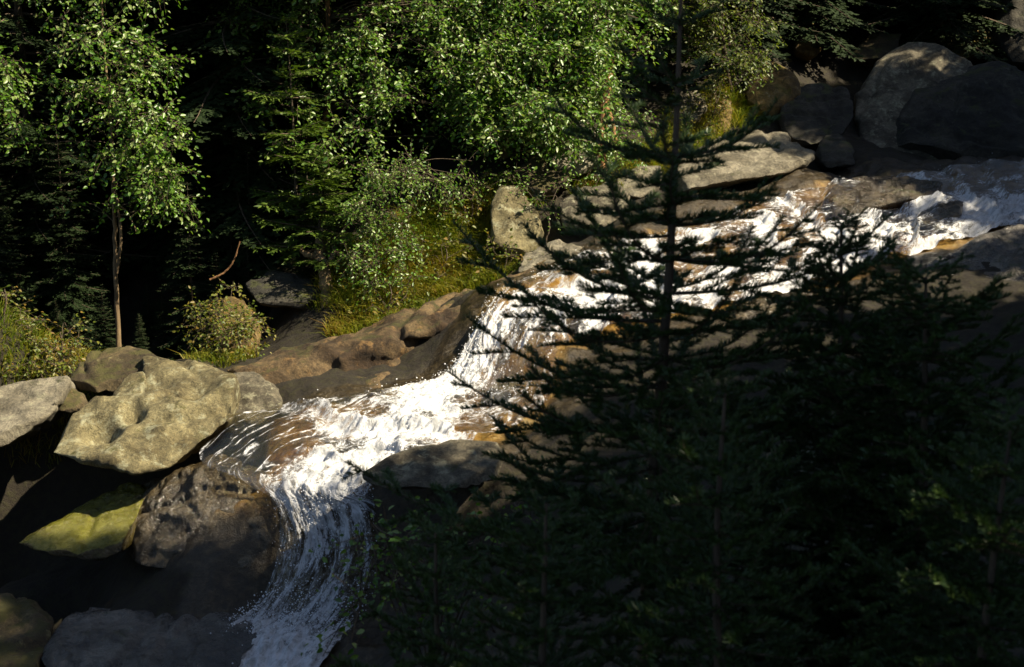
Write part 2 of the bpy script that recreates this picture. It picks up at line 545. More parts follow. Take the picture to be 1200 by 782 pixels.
wetf = step(N, L, math_(N, L, 'ADD', at_.outputs["Fac"], math_(N, L, 'MULTIPLY', math_(N, L, 'SUBTRACT', n1.outputs[0], .5), .6)), 0.35, 0.6)
ba = N.new("ShaderNodeAttribute"); ba.attribute_name = "bed"
bedf = step(N, L, math_(N, L, 'ADD', ba.outputs["Fac"], math_(N, L, 'MULTIPLY', math_(N, L, 'SUBTRACT', n1.outputs[0], .5), .8)), 0.35, 0.85)
shore = ramp(N, [(0.3, (0.010, 0.008, 0.004)), (0.5, (0.036, 0.026, 0.012)), (0.72, (0.095, 0.072, 0.036))])
L.new(n2.outputs[0], shore.inputs[0])
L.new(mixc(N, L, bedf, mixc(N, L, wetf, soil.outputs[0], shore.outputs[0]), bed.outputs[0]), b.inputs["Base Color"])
rr = math_(N, L, 'SUBTRACT', 0.92, math_(N, L, 'MULTIPLY', wetf, 0.62))
L.new(rr, b.inputs["Roughness"])
bp = N.new("ShaderNodeBump"); bp.inputs["Strength"].default_value = 0.8; bp.inputs["Distance"].default_value = 0.05
L.new(math_(N, L, 'ADD', n2.outputs[0], math_(N, L, 'MULTIPLY', n3.outputs[0], .3)), bp.inputs["Height"])
L.new(bp.outputs[0], b.inputs["Normal"])
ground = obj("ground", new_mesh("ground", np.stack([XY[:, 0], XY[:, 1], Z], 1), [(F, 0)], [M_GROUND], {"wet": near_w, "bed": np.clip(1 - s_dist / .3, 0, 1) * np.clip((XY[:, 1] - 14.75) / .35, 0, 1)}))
tag(ground, "dark soil slope falling to the amber rock bed of the stream", "ground", kind="structure")

# ------------------------------------------------------------------ water
M_WATER, nt, b, N, L = mat("water")
uvn = N.new("ShaderNodeUVMap"); uvn.uv_map = "UVMap"
fa = N.new("ShaderNodeAttribute"); fa.attribute_name = "foam"


def uvmap(sx, sy, off=0):
    mp = N.new("ShaderNodeMapping")
    mp.inputs["Scale"].default_value = (sx, sy, 1)
    mp.inputs["Location"].default_value = (off, off * .6, 0)
    L.new(uvn.outputs[0], mp.inputs[0])
    return mp.outputs[0]


sa = N.new("ShaderNodeAttribute"); sa.attribute_name = "steep"


def blend(n_flat, n_fall):
    m = N.new("ShaderNodeMix")
    L.new(sa.outputs["Fac"], m.inputs[0]); L.new(n_flat.outputs[0], m.inputs[2]); L.new(n_fall.outputs[0], m.inputs[3])
    return m.outputs[0]


na = blend(noise(N, L, 1.0, 8, 0.72, uvmap(4.2, 2.4), 0.5), noise(N, L, 1.0, 8, 0.72, uvmap(8.0, 1.3), 0.6))
nb = blend(noise(N, L, 1.0, 6, 0.72, uvmap(15, 10.0, 4.0), 0.5), noise(N, L, 1.0, 6, 0.7, uvmap(26, 6.0, 4.0), 0.9))
nc = blend(noise(N, L, 1.0, 4, 0.7, uvmap(48, 38.0, 9.0), 0.3), noise(N, L, 1.0, 4, 0.65, uvmap(60, 26.0, 9.0), 0.4))
nsum = math_(N, L, 'ADD', math_(N, L, 'ADD', math_(N, L, 'MULTIPLY', na, .44), math_(N, L, 'MULTIPLY', nb, .34)), math_(N, L, 'MULTIPLY', nc, .22))
ff = math_(N, L, 'ADD', nsum, math_(N, L, 'MULTIPLY', math_(N, L, 'SUBTRACT', fa.outputs["Fac"], 0.5), 0.42))
lines = noise(N, L, 1.0, 3, 0.5, uvmap(5.5, 1.1, 21.0), 0.8)
lf_ = step(N, L, math_(N, L, 'ABSOLUTE', math_(N, L, 'SUBTRACT', lines.outputs[0], .5)), .028, .004)
lf_ = math_(N, L, 'MULTIPLY', math_(N, L, 'MULTIPLY', lf_, step(N, L, fa.outputs["Fac"], .15, .35)), step(N, L, nb, .42, .56))
ff = math_(N, L, 'ADD', ff, math_(N, L, 'MULTIPLY', math_(N, L, 'MULTIPLY', math_(N, L, 'SUBTRACT', na, .5), sa.outputs["Fac"]), .55))
fmask = math_(N, L, 'MAXIMUM', step(N, L, ff, 0.52, 0.64), math_(N, L, 'MULTIPLY', lf_, math_(N, L, 'SUBTRACT', .85, math_(N, L, 'MULTIPLY', sa.outputs["Fac"], .7))))
foam_b = N.new("ShaderNodeBsdfPrincipled")
fr2 = ramp(N, [(0.38, (0.42, 0.43, 0.42)), (0.56, (0.72, 0.73, 0.74))])
L.new(nb, fr2.inputs[0])
L.new(fr2.outputs[0], foam_b.inputs["Base Color"])
foam_b.inputs["Roughness"].default_value = 0.45
tr = N.new("ShaderNodeBsdfTransparent"); tr.inputs[0].default_value = (0.95, 0.87, 0.66, 1)
gl = N.new("ShaderNodeBsdfGlossy"); gl.inputs["Roughness"].default_value = 0.06
fr = N.new("ShaderNodeFresnel"); fr.inputs[0].default_value = 1.33
bp = N.new("ShaderNodeBump"); bp.inputs["Strength"].default_value = 0.8; bp.inputs["Distance"].default_value = 0.10
L.new(nsum, bp.inputs["Height"])
for nd in (gl, foam_b, fr):
    L.new(bp.outputs[0], nd.inputs["Normal"])
m1 = N.new("ShaderNodeMixShader"); L.new(math_(N, L, 'MULTIPLY', fr.outputs[0], .6), m1.inputs[0]); L.new(tr.outputs[0], m1.inputs[1]); L.new(gl.outputs[0], m1.inputs[2])
m2 = N.new("ShaderNodeMixShader"); L.new(fmask, m2.inputs[0]); L.new(m1.outputs[0], m2.inputs[1]); L.new(foam_b.outputs[0], m2.inputs[2])
L.new(m2.outputs[0], N["Material Output"].inputs[0])

du = np.gradient(W, axis=1)
dv = np.gradient(W, axis=0)
NW = np.cross(du, dv)
NW /= np.linalg.norm(NW, axis=2)[..., None] + 1e-9
NW *= np.sign(NW[..., 2:3] + 1e-6)
q = np.stack([UV[..., 0] * 4.0, UV[..., 1] * 1.6, np.zeros((NV, NU))], -1).reshape(-1, 3)
d1 = fbm(q, 4, .55, ridge=True).reshape(NV, NU)
q2 = np.stack([UV[..., 0] * 1.5, UV[..., 1] * 0.9, np.full((NV, NU), 3.)], -1).reshape(-1, 3)
d2 = fbm(q2, 2).reshape(NV, NU)
low = fbm(np.stack([UV[..., 0] * .9, UV[..., 1] * .55, np.full((NV, NU), 8.)], -1).reshape(-1, 3), 3).reshape(NV, NU)
vr = np.linspace(0, len(ROWS) - 1, NV)[:, None]
calm = np.clip(1 - np.clip(vr - 6.2, 0, 1), 0, 1) + np.clip(vr - 9.6, 0, 1) * np.clip(12.6 - vr, 0, 1)
ph = UV[..., 1] * 1.05 + 0.75 * low + .25 * UV[..., 0]
tt = ph - np.floor(ph)
saw = np.where(tt < .82, tt / .82, (1 - tt) / .18)
boost = np.where(tt > .8, 1.0, np.clip(1 - tt / .45, 0, 1))
FO = np.clip(FO + calm * (.42 * low + .30 * (boost - .4)) + (1 - calm) * .18 * low, 0, 1.1)
amp = 0.012 + 0.075 * np.clip(FO - .15, 0, 1)
q3 = np.stack([UV[..., 0] * 9.0, UV[..., 1] * 6.5, np.full((NV, NU), 5.)], -1).reshape(-1, 3)
d3 = fbm(q3, 3, .6).reshape(NV, NU)
slope = np.clip((np.abs(np.gradient(W[..., 2], axis=0)) / (np.linalg.norm(dv, axis=2) + 1e-6) - .3) / .35, 0, 1)
edge = np.clip(np.minimum(u, 1 - u) / 0.06, 0, 1)[None, :]
Wd = W + NW * (amp * d1 + 0.06 * d2 - 0.05 * (1 - edge) + .11 * calm * saw + .03 * d3 * np.clip(FO - .2, 0, 1))[..., None]
i, j = np.meshgrid(np.arange(NV - 1), np.arange(NU - 1), indexing='ij')
F = np.stack([i * NU + j, i * NU + j + 1, (i + 1) * NU + j + 1, (i + 1) * NU + j], -1).reshape(-1, 4)
water = obj("stream_water", new_mesh("stream_water", Wd.reshape(-1, 3), [(F, 0)], [M_WATER], {"foam": FO.ravel(), "steep": slope.ravel()}, uv=UV.reshape(-1, 2)))
tag(water, "white foaming stream tumbling down over amber rock in two falls", "water", kind="structure")


# spray and foam droplets thrown up where the water drops
sel = np.clip(FO - .45, 0, 1) * (.15 + 1.2 * slope + .5 * calm * (boost > .9)) + .35 * (np.minimum(u, 1 - u)[None] < .06) * (FO > .45) + .9 * ((vr > 15.6) & (vr < 17) & (FO > .5)) + .6 * ((vr > 8.6) & (vr < 9.4))
pr = sel.ravel() / sel.sum()
ids = rng.choice(len(pr), 5200, p=pr)
Pd = Wd.reshape(-1, 3)[ids] + NW.reshape(-1, 3)[ids] * (np.abs(rng.normal(size=(len(ids), 1))) * .055 + .004) + rng.normal(size=(len(ids), 3)) * .035
rd = (.0035 + .010 * rng.random(len(ids)) ** 3)[:, None, None]
octa = np.array([(1, 0, 0), (-1, 0, 0), (0, 1, 0), (0, -1, 0), (0, 0, 1), (0, 0, -1.)])
of = np.array([[0, 2, 4], [2, 1, 4], [1, 3, 4], [3, 0, 4], [2, 0, 5], [1, 2, 5], [3, 1, 5], [0, 3, 5]])
M_SPRAY, nt, b, N, L = mat("spray")
b.inputs["Base Color"].default_value = (.82, .84, .86, 1); b.inputs["Roughness"].default_value = .25
spray = obj("water_spray", new_mesh("water_spray", (Pd[:, None] + octa[None] * rd).reshape(-1, 3), [((np.arange(len(ids))[:, None, None] * 6 + of[None]).reshape(-1, 3), 0)], [M_SPRAY]))
tag(spray, "fine white droplets of spray above the foaming falls", "spray", kind="stuff")


# ------------------------------------------------------------------ rocks
def rock(name, label, hulls, th, m, amp=0.07, cat="boulder", hollows=(), smooth=2, group=None, res=60, drop=0.35, chips=16):
    bm = bmesh.new()
    allp = []
    for h in hulls:
        P = np.array([at(*p) for p in h])
        c = P.mean(0)
        B = c + (P - c) * 0.78 + np.array((0, th, -drop * th))
        A = np.concatenate([P, B])
        allp.append(A)
        vs = [bm.verts.new(p) for p in A]
        bmesh.ops.convex_hull(bm, input=vs)
        loose = [v for v in bm.verts if not v.link_faces]
        bmesh.ops.delete(bm, geom=loose, context='VERTS')
    A = np.concatenate(allp)
    org = np.array((A[:, 0].mean(), A[:, 1].mean(), A[:, 2].min()))
    size = np.ptp(A, axis=0).max()
    me = bpy.data.meshes.new("tmp")
    bm.to_mesh(me)
    bm.free()
    t = bpy.data.objects.new("tmp", me)
    COL.objects.link(t)
    md = t.modifiers.new("r", 'REMESH')
    md.mode = 'VOXEL'
    md.voxel_size = size / res
    dg = bpy.context.evaluated_depsgraph_get()
    ev = t.evaluated_get(dg)
    m2_ = bpy.data.meshes.new_from_object(ev)
    bpy.data.objects.remove(t)
    bpy.data.meshes.remove(me)
    n = len(m2_.vertices)
    V = np.empty(n * 3); m2_.vertices.foreach_get("co", V); V = V.reshape(-1, 3)
    E = np.empty(len(m2_.edges) * 2, np.int32); m2_.edges.foreach_get("vertices", E); E = E.reshape(-1, 2)
    deg = np.bincount(E.ravel(), minlength=n)[:, None] + 1e-9

    def relax(V, it, f=.6):
        for _ in range(it):
            s = np.zeros_like(V)
            for k in range(3):
                s[:, k] = np.bincount(E[:, 0], V[E[:, 1], k], n) + np.bincount(E[:, 1], V[E[:, 0], k], n)
            V = V + f * (s / deg - V)
        return V
    V = relax(V, smooth)

    def normals(V):
        m2_.vertices.foreach_set("co", V.ravel().astype(np.float32))
        m2_.update()
        Nn = np.empty(n * 3, np.float32); m2_.vertices.foreach_get("normal", Nn)
        return Nn.reshape(-1, 3)
    Nn = normals(V)
    sc = 1.6 / max(size, .5)
    d = amp * size * (0.36 * fbm(V * sc * 1.2, 2) + 0.42 * fbm(V * sc * 3.1 + 7, 3, ridge=True) + 0.20 * fbm(V * sc * 9 + 3, 3))
    for (hp, r, dep) in hollows:
        dr = at(hp[0], hp[1], 1.0)
        dr = dr / np.linalg.norm(dr)
        al = V @ dr
        off = np.linalg.norm(V - al[:, None] * dr, axis=1)
        c = V[np.argmin(al + np.where(off < .07, 0, 1e3))]
        w = np.clip(1 - np.linalg.norm((V - c) / np.asarray(r), axis=1), 0, 1)
        d -= dep * w * w * (3 - 2 * w)
    rr = np.random.default_rng(int(abs(org[0] * 971 + org[1] * 37) * 10))
    for _ in range(3 if size > 1.0 else 1):
        nrm = rr.normal(size=3) * (1, .6, 1); nrm /= np.linalg.norm(nrm)
        pd = (V - A.mean(0) - rr.normal(size=3) * .18 * np.ptp(A, axis=0)) @ nrm + .05 * size * fbm(V * 2.1 / max(size, .5) + rr.random() * 9, 3)
        wc = .011 * size + .008
        d -= (.022 * size + .012) * np.exp(-(pd / wc) ** 2) * np.clip(.5 + 1.2 * fbm(V * .9 + rr.random() * 20, 2), 0, 1)
    V = V + Nn * d[:, None]
    for _ in range(chips):
        nrm = rr.normal(size=3); nrm /= np.linalg.norm(nrm)
        pr_ = V @ nrm + .012 * size * fbm(V * 3.2 / max(size, .5) + rr.random() * 9, 2)
        sp_ = np.percentile(pr_, 99.6)
        V = V + nrm * np.minimum(0, sp_ - rr.uniform(.015, .06) * np.ptp(pr_) - pr_)[:, None]
    V = relax(V, 1, .2) - org
    m2_.vertices.foreach_set("co", V.ravel().astype(np.float32))
    m2_.polygons.foreach_set("use_smooth", np.full(len(m2_.polygons), True))
    m2_.materials.clear()
    m2_.materials.append(m)
    m2_.name = name
    m2_.update()
    o = obj(name, m2_, loc=org)
    return tag(o, label, cat, group)


# the boulders on the lower bank
rock("boulder", "large lichen spotted granite slab with a scooped hollow in its top beside the amber shallows",
     [[(75, 490, 16.4), (108, 466, 16.7), (165, 468, 16.5), (232, 456, 16.5), (280, 442, 16.8), (288, 462, 16.6), (270, 492, 16.2), (240, 517, 15.9), (200, 548, 15.55), (155, 557, 15.4), (138, 542, 15.5), (126, 532, 15.6), (90, 536, 15.7), (48, 530, 15.95), (55, 515, 16.2)],
      [(166, 418, 17.8), (235, 424, 17.6), (278, 440, 17.0), (232, 455, 16.75), (168, 464, 16.9), (174, 440, 17.4)]], 1.1, M_LICHEN, 0.035,
     hollows=[((225, 447, 16.95), (.34, .36, .22), .30), ((150, 478, 16.4), (.22, .3, .15), .20), ((112, 497, 16.2), (.40, .36, .22), .30), ((195, 450, 17.0), (.13, .2, .2), .2)], smooth=2, res=90, chips=5)
rock("boulder", "pale grey boulder beside a crevice, cut off by the left edge of the photo",
     [[(-60, 458, 17), (0, 451, 17.1), (50, 446, 17.2), (78, 440, 17.2), (80, 450, 17), (66, 476, 16.5), (30, 505, 16.1), (-20, 528, 15.8), (-80, 540, 15.8), (-90, 490, 16.4)]], 1.0, M_PALE, 0.035, res=60)
rock("boulder", "round brown mossy boulder behind the lichen spotted slab, under the bushes",
     [[(82, 440, 17.8), (104, 411, 18.2), (150, 405, 18.5), (184, 413, 18.3), (192, 424, 17.9), (132, 458, 17.4), (96, 458, 17.3), (80, 452, 17.5)]], .8, M_BROWN, 0.04)
rock("rock", "small wedge shaped stone caught between the mossy boulder and the slab",
     [[(128, 470, 17), (148, 440, 17.3), (164, 433, 17.4), (171, 446, 17.1), (166, 470, 16.8), (130, 476, 16.8)]], .4, M_LICHEN, 0.05, cat="rock", res=34)
rock("rock", "small dark brown stone wedged in the crevice beside the pale boulder",
     [[(64, 468, 17), (80, 452, 17.2), (95, 462, 17.1), (98, 478, 16.8), (80, 484, 16.7), (66, 482, 16.8)]], .35, M_BROWN, 0.05, cat="rock", res=30)
rock("boulder", "grey brown boulder at the shallows' edge, next to the nose of the lichen slab",
     [[(258, 442, 17.7), (298, 436, 17.8), (322, 454, 17.5), (334, 478, 17), (322, 494, 16.8), (285, 502, 16.7), (258, 498, 16.8)]], .7, M_GRANITE, 0.05, res=44)
rock("boulder", "wedge of yellow mossy rock lit under the lichen slab, jutting over a black hollow",
     [[(20, 637, 15.2), (60, 612, 15.6), (95, 592, 15.9), (155, 563, 16.2), (185, 570, 16.0), (150, 640, 15.0), (118, 657, 14.9), (105, 656, 14.85), (62, 652, 14.95)]],
     .8, M_YMOSS, 0.03, smooth=1, res=64, chips=10)
rock("boulder", "rough wet half of mossy rock darkened for shade, water trickling over it beside lower fall",  # wet half of the mossy rock, split at shadow edge, shade as darker colour
     [[(150, 572, 16.2), (225, 545, 16.2), (262, 530, 15.9), (240, 545, 15.6), (300, 555, 15.4), (345, 574, 15.05), (352, 600, 14.95), (340, 640, 14.75), (325, 690, 14.6), (250, 680, 14.8), (160, 664, 15.1), (130, 640, 15.5)]],
     .8, M_WET, 0.05, smooth=1, res=80, chips=8)
rock("boulder", "low streaked boulder with pale patches in shade under the mossy overhang",
     [[(55, 715, 14.6), (100, 733, 14.4), (150, 742, 14.3), (230, 738, 14.3), (290, 722, 14.3), (310, 745, 14.0), (270, 790, 13.3), (230, 820, 13.0), (60, 830, 12.9), (40, 760, 13.7)]], .7, M_WETGREY, 0.04, res=60)
rock("boulder", "ochre brown rock lying in the photo's bottom corner beside the streaked boulder",
     [[(-60, 705, 14.5), (0, 696, 14.6), (30, 708, 14.5), (62, 735, 14.2), (50, 790, 13.4), (20, 830, 12.8), (-80, 830, 12.8)]], .7, M_BROWN, 0.04, res=46)
rock("ledge", "long sloping rock ledge edging the stream below the grassy bank, from shallows to upper fall",
     [[(262, 434, 18.1), (300, 419, 18.5), (380, 397, 18.9), (430, 382, 19.1), (462, 378, 18.9), (300, 428, 17.9), (380, 408, 18.2), (440, 395, 18.4), (480, 440, 18.1), (440, 458, 18.0), (370, 470, 17.8), (335, 478, 17.7), (300, 452, 17.6)],
      [(420, 385, 19.0), (480, 364, 19.4), (540, 347, 19.7), (592, 328, 19.8), (600, 338, 19.0), (565, 364, 18.5), (500, 388, 18.3), (440, 405, 18.1), (545, 400, 18.9), (515, 436, 18.6), (450, 448, 18.4)],
      [(540, 348, 19.6), (600, 322, 19.8), (645, 300, 19.9), (650, 312, 19.4), (600, 338, 18.9), (565, 366, 18.5), (545, 362, 18.9)],
      [(395, 395, 18.8), (460, 377, 19.1), (520, 366, 19.1), (430, 402, 18.15), (500, 389, 18.25), (540, 375, 18.4), (390, 445, 18.0), (530, 430, 18.7), (400, 420, 18.0)], [(330, 470, 17.3), (355, 452, 17.6), (420, 440, 17.7), (470, 440, 17.7), (440, 462, 17.3), (380, 476, 17.1)]], .6, M_LEDGE, 0.042, cat="rock ledge", smooth=2, res=130, chips=0)
rock("boulder", "grey rounded boulder in the stream below the white chute, half hidden by dark spruce",
     [[(428, 545, 14.5), (470, 527, 14.75), (540, 514, 14.9), (578, 514, 14.9), (590, 530, 14.7), (584, 560, 14.2), (530, 576, 13.9), (465, 576, 13.9), (422, 562, 14.2)]], .7, M_GRANITE, 0.045, res=56)
# along the far bank
rock("boulder", "tan upright boulder set in grass on the far bank above the ledge",
     [[(577, 232, 20.7), (588, 213, 21), (605, 215, 21), (630, 248, 20.6), (637, 275, 20.2), (632, 292, 20), (600, 302, 19.9), (575, 282, 20.1)]], .7, M_LICHEN, 0.05, res=46)
rock("boulder", "pale pinkish boulder below the dead trunk on the far bank",
     [[(648, 168, 22.3), (660, 145, 22.6), (690, 143, 22.6), (710, 165, 22.2), (706, 195, 21.7), (670, 208, 21.5), (643, 192, 21.7)]], .7, M_PALE, 0.05, res=44)
rock("boulder", "brown leaf shaded boulder left of the pale pinkish one under the birch",
     [[(606, 198, 21.8), (635, 165, 22.3), (655, 176, 22.1), (668, 215, 21.4), (640, 232, 21.1), (612, 225, 21.2)]], .7, M_BROWN, 0.05, res=40)
rock("boulder", "tan sunlit boulder above the water between the grass and the spruce trunk",
     [[(652, 232, 21), (680, 218, 21.2), (720, 213, 21.3), (742, 224, 21), (727, 258, 20.4), (700, 274, 20.1), (660, 266, 20.3)]], .6, M_GRANITE, 0.05, res=44)
rock("rock", "brightest small bank stone touching the spruce trunk above the tan boulder",
     [[(715, 212, 21.7), (748, 193, 22.1), (775, 195, 22), (776, 222, 21.4), (742, 236, 21.2)]], .5, M_PALE, 0.05, cat="rock", res=36)
rock("boulder", "flat sunlit stone at the head of the ledge where the stream bends",
     [[(610, 300, 19.9), (650, 282, 20.2), (688, 290, 19.9), (694, 308, 19.3), (645, 326, 19), (606, 322, 19.2)]], .5, M_PALE, 0.05, res=44)
rock("boulder", "broad pale flat topped boulder at the water's edge below the dark boulders",
     [[(770, 216, 21.4), (778, 190, 22.2), (828, 166, 23), (880, 154, 23.6), (920, 156, 23.5), (957, 180, 22.6), (955, 192, 22.0), (870, 212, 21.2), (800, 228, 20.9)]], .9, M_PALE, 0.035, res=64)
rock("boulder", "squarish brown boulder on the mossy slope just beside the spruce's upper trunk",
     [[(780, 150, 23.4), (788, 115, 24), (818, 102, 24.3), (832, 124, 23.8), (814, 152, 23.2)]], .6, M_GRANITE, 0.05, res=36)
rock("rock", "mossy stone with ferns hanging over it right of the squarish boulder",
     [[(835, 155, 23.6), (842, 118, 24.2), (856, 110, 24.3), (858, 140, 23.8), (850, 160, 23.4)]], .5, M_GOLD, 0.05, cat="rock", res=32)
rock("boulder", "golden mossy boulder with a sunlit rim, above the broad pale boulder",
     [[(872, 110, 24.5), (885, 76, 25), (912, 66, 25.2), (934, 84, 24.8), (940, 110, 24.4), (915, 132, 24.0), (878, 132, 24.1)]], .8, M_GOLD, 0.05, res=44)
rock("boulder", "blocky dim grey boulder between the golden mossy boulder and the giant dark ones",
     [[(910, 142, 23.9), (920, 110, 24.5), (950, 99, 24.7), (995, 103, 24.6), (1004, 140, 23.9), (990, 166, 23.4), (930, 172, 23.4)]], .9, M_SHADED, 0.05, res=46)
rock("boulder", "small egg shaped stone at the right end of the broad pale boulder",
     [[(955, 178, 23), (968, 159, 23.3), (985, 154, 23.4), (1001, 172, 23), (1004, 194, 22.6), (965, 196, 22.5)]], .5, M_SHADED, 0.05, res=36)
rock("boulder", "giant shadowed boulder with a sunlit pale cap",
     [[(1000, 115, 25.6), (1044, 50, 26.4), (1072, 40, 26.6), (1105, 50, 26.4), (1158, 70, 26.2), (1165, 100, 25.5), (1150, 190, 24), (1015, 192, 24)]], 1.4, M_GRANITE, 0.045, res=64)
rock("boulder", "giant round dark boulder leaning in front of the sun capped one",
     [[(1038, 135, 24.8), (1082, 92, 25.4), (1125, 72, 25.7), (1165, 66, 25.7), (1235, 100, 25), (1250, 182, 23.7), (1120, 192, 23.5), (1042, 182, 24)]], 1.5, M_SHADED, 0.045, res=64)
rock("boulder", "grey boulder high up in the photo's upper right corner",
     [[(1162, 35, 28), (1178, -20, 28.6), (1250, -40, 28.6), (1250, 70, 27.5), (1180, 82, 27.2)]], 1.2, M_SHADED, 0.05, res=44)
rock("rock", "dark stone with an orange sunlit spot behind the giant boulders",
     [[(1106, 48, 28), (1128, 26, 28.4), (1160, 28, 28.4), (1172, 60, 27.8), (1120, 72, 27.7)]], .7, M_GOLD, 0.06, cat="rock", res=36)
rock("rock", "flat mossy stone in shade just left of the sunlit boulder cap",
     [[(1000, 58, 27.5), (1024, 39, 27.9), (1056, 40, 27.9), (1052, 66, 27.3), (1005, 70, 27.2)]], .7, M_BROWN, 0.06, cat="rock", res=36)
rock("rock", "upright orange tinged stone in the dark above the golden mossy boulder",
     [[(933, 60, 27), (938, 27, 27.5), (953, 22, 27.6), (967, 54, 27), (955, 67, 26.9)]], .6, M_GOLD, 0.06, cat="rock", res=36)
# in and below the upper stream
rock("rock", "dark wet block splitting the upper stream, water spilling from its lip",
     [[(965, 224, 21.6), (1000, 208, 21.9), (1060, 206, 22), (1108, 214, 21.6), (1100, 228, 21.2), (1040, 238, 20.8), (1005, 242, 20.7), (975, 262, 20.5), (966, 250, 20.7)]], .6, M_WET, 0.05, cat="rock", res=54)
rock("rock", "black wet stone dividing the white water of the upper chute",
     [[(1070, 258, 20.5), (1100, 238, 20.8), (1130, 235, 20.9), (1130, 252, 20.4), (1090, 266, 20.2)]], .4, M_WET, 0.06, cat="rock", res=40)
rock("boulder", "long wet grey slab below the upper chute at the photo's right side",
     [[(1060, 332, 18.5), (1098, 302, 18.9), (1160, 274, 19.4), (1250, 252, 19.8), (1250, 345, 17.6), (1150, 350, 17.5), (1085, 352, 17.8)]], .7, M_WETGREY, 0.045, res=64)
rock("boulder", "bluish wet rock beside the dark right spruce, below the long grey slab",
     [[(1146, 395, 16.6), (1180, 366, 17), (1250, 350, 17.2), (1260, 445, 15.7), (1180, 440, 15.8), (1150, 415, 16.2)]], .6, M_PALE, 0.05, res=50)
rock("rock", "thin brown wet slab lying between the two spruces at the water's edge",
     [[(850, 360, 17.9), (900, 345, 18.2), (960, 334, 18.5), (990, 347, 18), (920, 376, 17.4), (855, 380, 17.3)]], .5, M_WET, 0.04, cat="rock", res=54)
rock("rock", "ochre wet stone between the two branches of the stream right of the upper fall",
     [[(572, 455, 16.9), (600, 435, 17.2), (640, 425, 17.1), (650, 445, 16.7), (600, 468, 16.4)]], .4, M_GOLD, 0.05, cat="rock", res=40)
rock("boulder", "dim grey boulder under the bank's roots in deep shade",
     [[(288, 332, 20.4), (320, 316, 20.8), (360, 322, 20.7), (379, 345, 20.2), (360, 360, 19.9), (300, 357, 19.9)]], .8, M_SHADED, 0.05, res=44)
rock("boulder", "ochre earth covered rock poking out of the round bush under the trees",
     [[(248, 357, 20), (264, 343, 20.3), (285, 355, 20), (300, 380, 19.6), (297, 415, 19.1), (265, 422, 18.9), (248, 392, 19.4)]], .6, M_GOLD, 0.06, res=40)
rock("boulder", "grey boulder on the near bank seen through gaps in the dark spruce",
     [[(890, 560, 12.2), (915, 522, 12.5), (950, 520, 12.5), (972, 560, 12.1), (960, 602, 11.7), (900, 602, 11.7)]], .7, M_GRANITE, 0.05, res=40)
rock("boulder", "dim rounded rock in the undergrowth beneath the right conifer",
     [[(1018, 590, 11.6), (1035, 568, 11.9), (1070, 563, 12), (1092, 580, 11.8), (1085, 615, 11.3), (1030, 615, 11.3)]], .6, M_GRANITE, 0.05, res=40)


# ------------------------------------------------------------------ leaves and needles
def leaves(g, C, D, Nrm, S, m=1, width=0.62, fold=0.14, var=None):
    """C base points, D axis, Nrm normal, S length"""
    D = D / (np.linalg.norm(D, axis=1)[:, None] + 1e-9)
    B = np.cross(Nrm, D)
    B /= np.linalg.norm(B, axis=1)[:, None] + 1e-9
    Nn = np.cross(D, B)
    S = S[:, None]
    p0 = C
    w = width * .5 * S
    lift = Nn * fold * S
    p1 = C + D * S * .30 + B * w * .92 + lift
    p2 = C + D * S * .62 + B * w * .78 + lift
    p3 = C + D * S
    p4 = C + D * S * .62 - B * w * .78 + lift
    p5 = C + D * S * .30 - B * w * .92 + lift
    V = np.stack([p0, p1, p2, p3, p4, p5], 1).reshape(-1, 3)
    k = np.arange(len(C))[:, None] * 6
    F = np.concatenate([k + np.array([[0, 1, 2, 3]]), k + np.array([[0, 3, 4, 5]])])
    v = rng.random(len(C)) if var is None else var
    g.add(V, F, m, np.repeat(v, 6))


def rnd_unit(n):
    v = rng.normal(size=(n, 3))
    return v / np.linalg.norm(v, axis=1)[:, None]


def clump(g, c, r, n, size=.06, per=8, twig_m=0, leaf_m=1, droop=.35, face=None, spread=.055, twigs=True):
    """n leaves on short sprays inside an ellipsoid round c"""
    ns = max(1, int(n / per))
    r = np.broadcast_to(np.asarray(r, float), (3,))
    o = rnd_unit(ns) * (rng.random(ns)[:, None] ** .45)
    S0 = c + o * r
    d = o * .8 + rnd_unit(ns) * .6 + np.array((0, 0, -droop))
    d /= np.linalg.norm(d, axis=1)[:, None]
    t = (np.arange(per) - 1.5) * spread
    sag = np.array((0, 0, -1.0))
    P = S0[:, None] + d[:, None] * t[None, :, None] + sag * (np.clip(t, 0, 9) ** 2)[None, :, None] * .8
    side = np.cross(d, np.array((0.05, 0.02, 1.)))
    side /= np.linalg.norm(side, axis=1)[:, None] + 1e-9
    sgn = np.where(np.arange(per) % 2, 1., -1.)
    LD = d[:, None] * .55 + side[:, None] * sgn[None, :, None] * .8 + rng.normal(size=P.shape) * .3 + np.array((0, 0, -.25))
    up = np.array((.42, -.50, .75)) if face is None else np.asarray(face)
    NN = up + rng.normal(size=P.shape) * .55
    P2 = P + rng.normal(size=P.shape) * .018
    sz = size * (0.45 + .85 * rng.random(ns * per))
    leaves(g, P2.reshape(-1, 3), LD.reshape(-1, 3), NN.reshape(-1, 3), sz, leaf_m)
    if twigs:
        for k in range(ns):
            tube(g, P[k][::3], np.linspace(.004, .0015, len(P[k][::3])), 3, twig_m)
    return S0


def tree_near(pts, c):
    pts = np.asarray(pts)
    return pts[np.argmin(np.linalg.norm(pts - c - np.array((0, 0, -.25)), axis=1))]


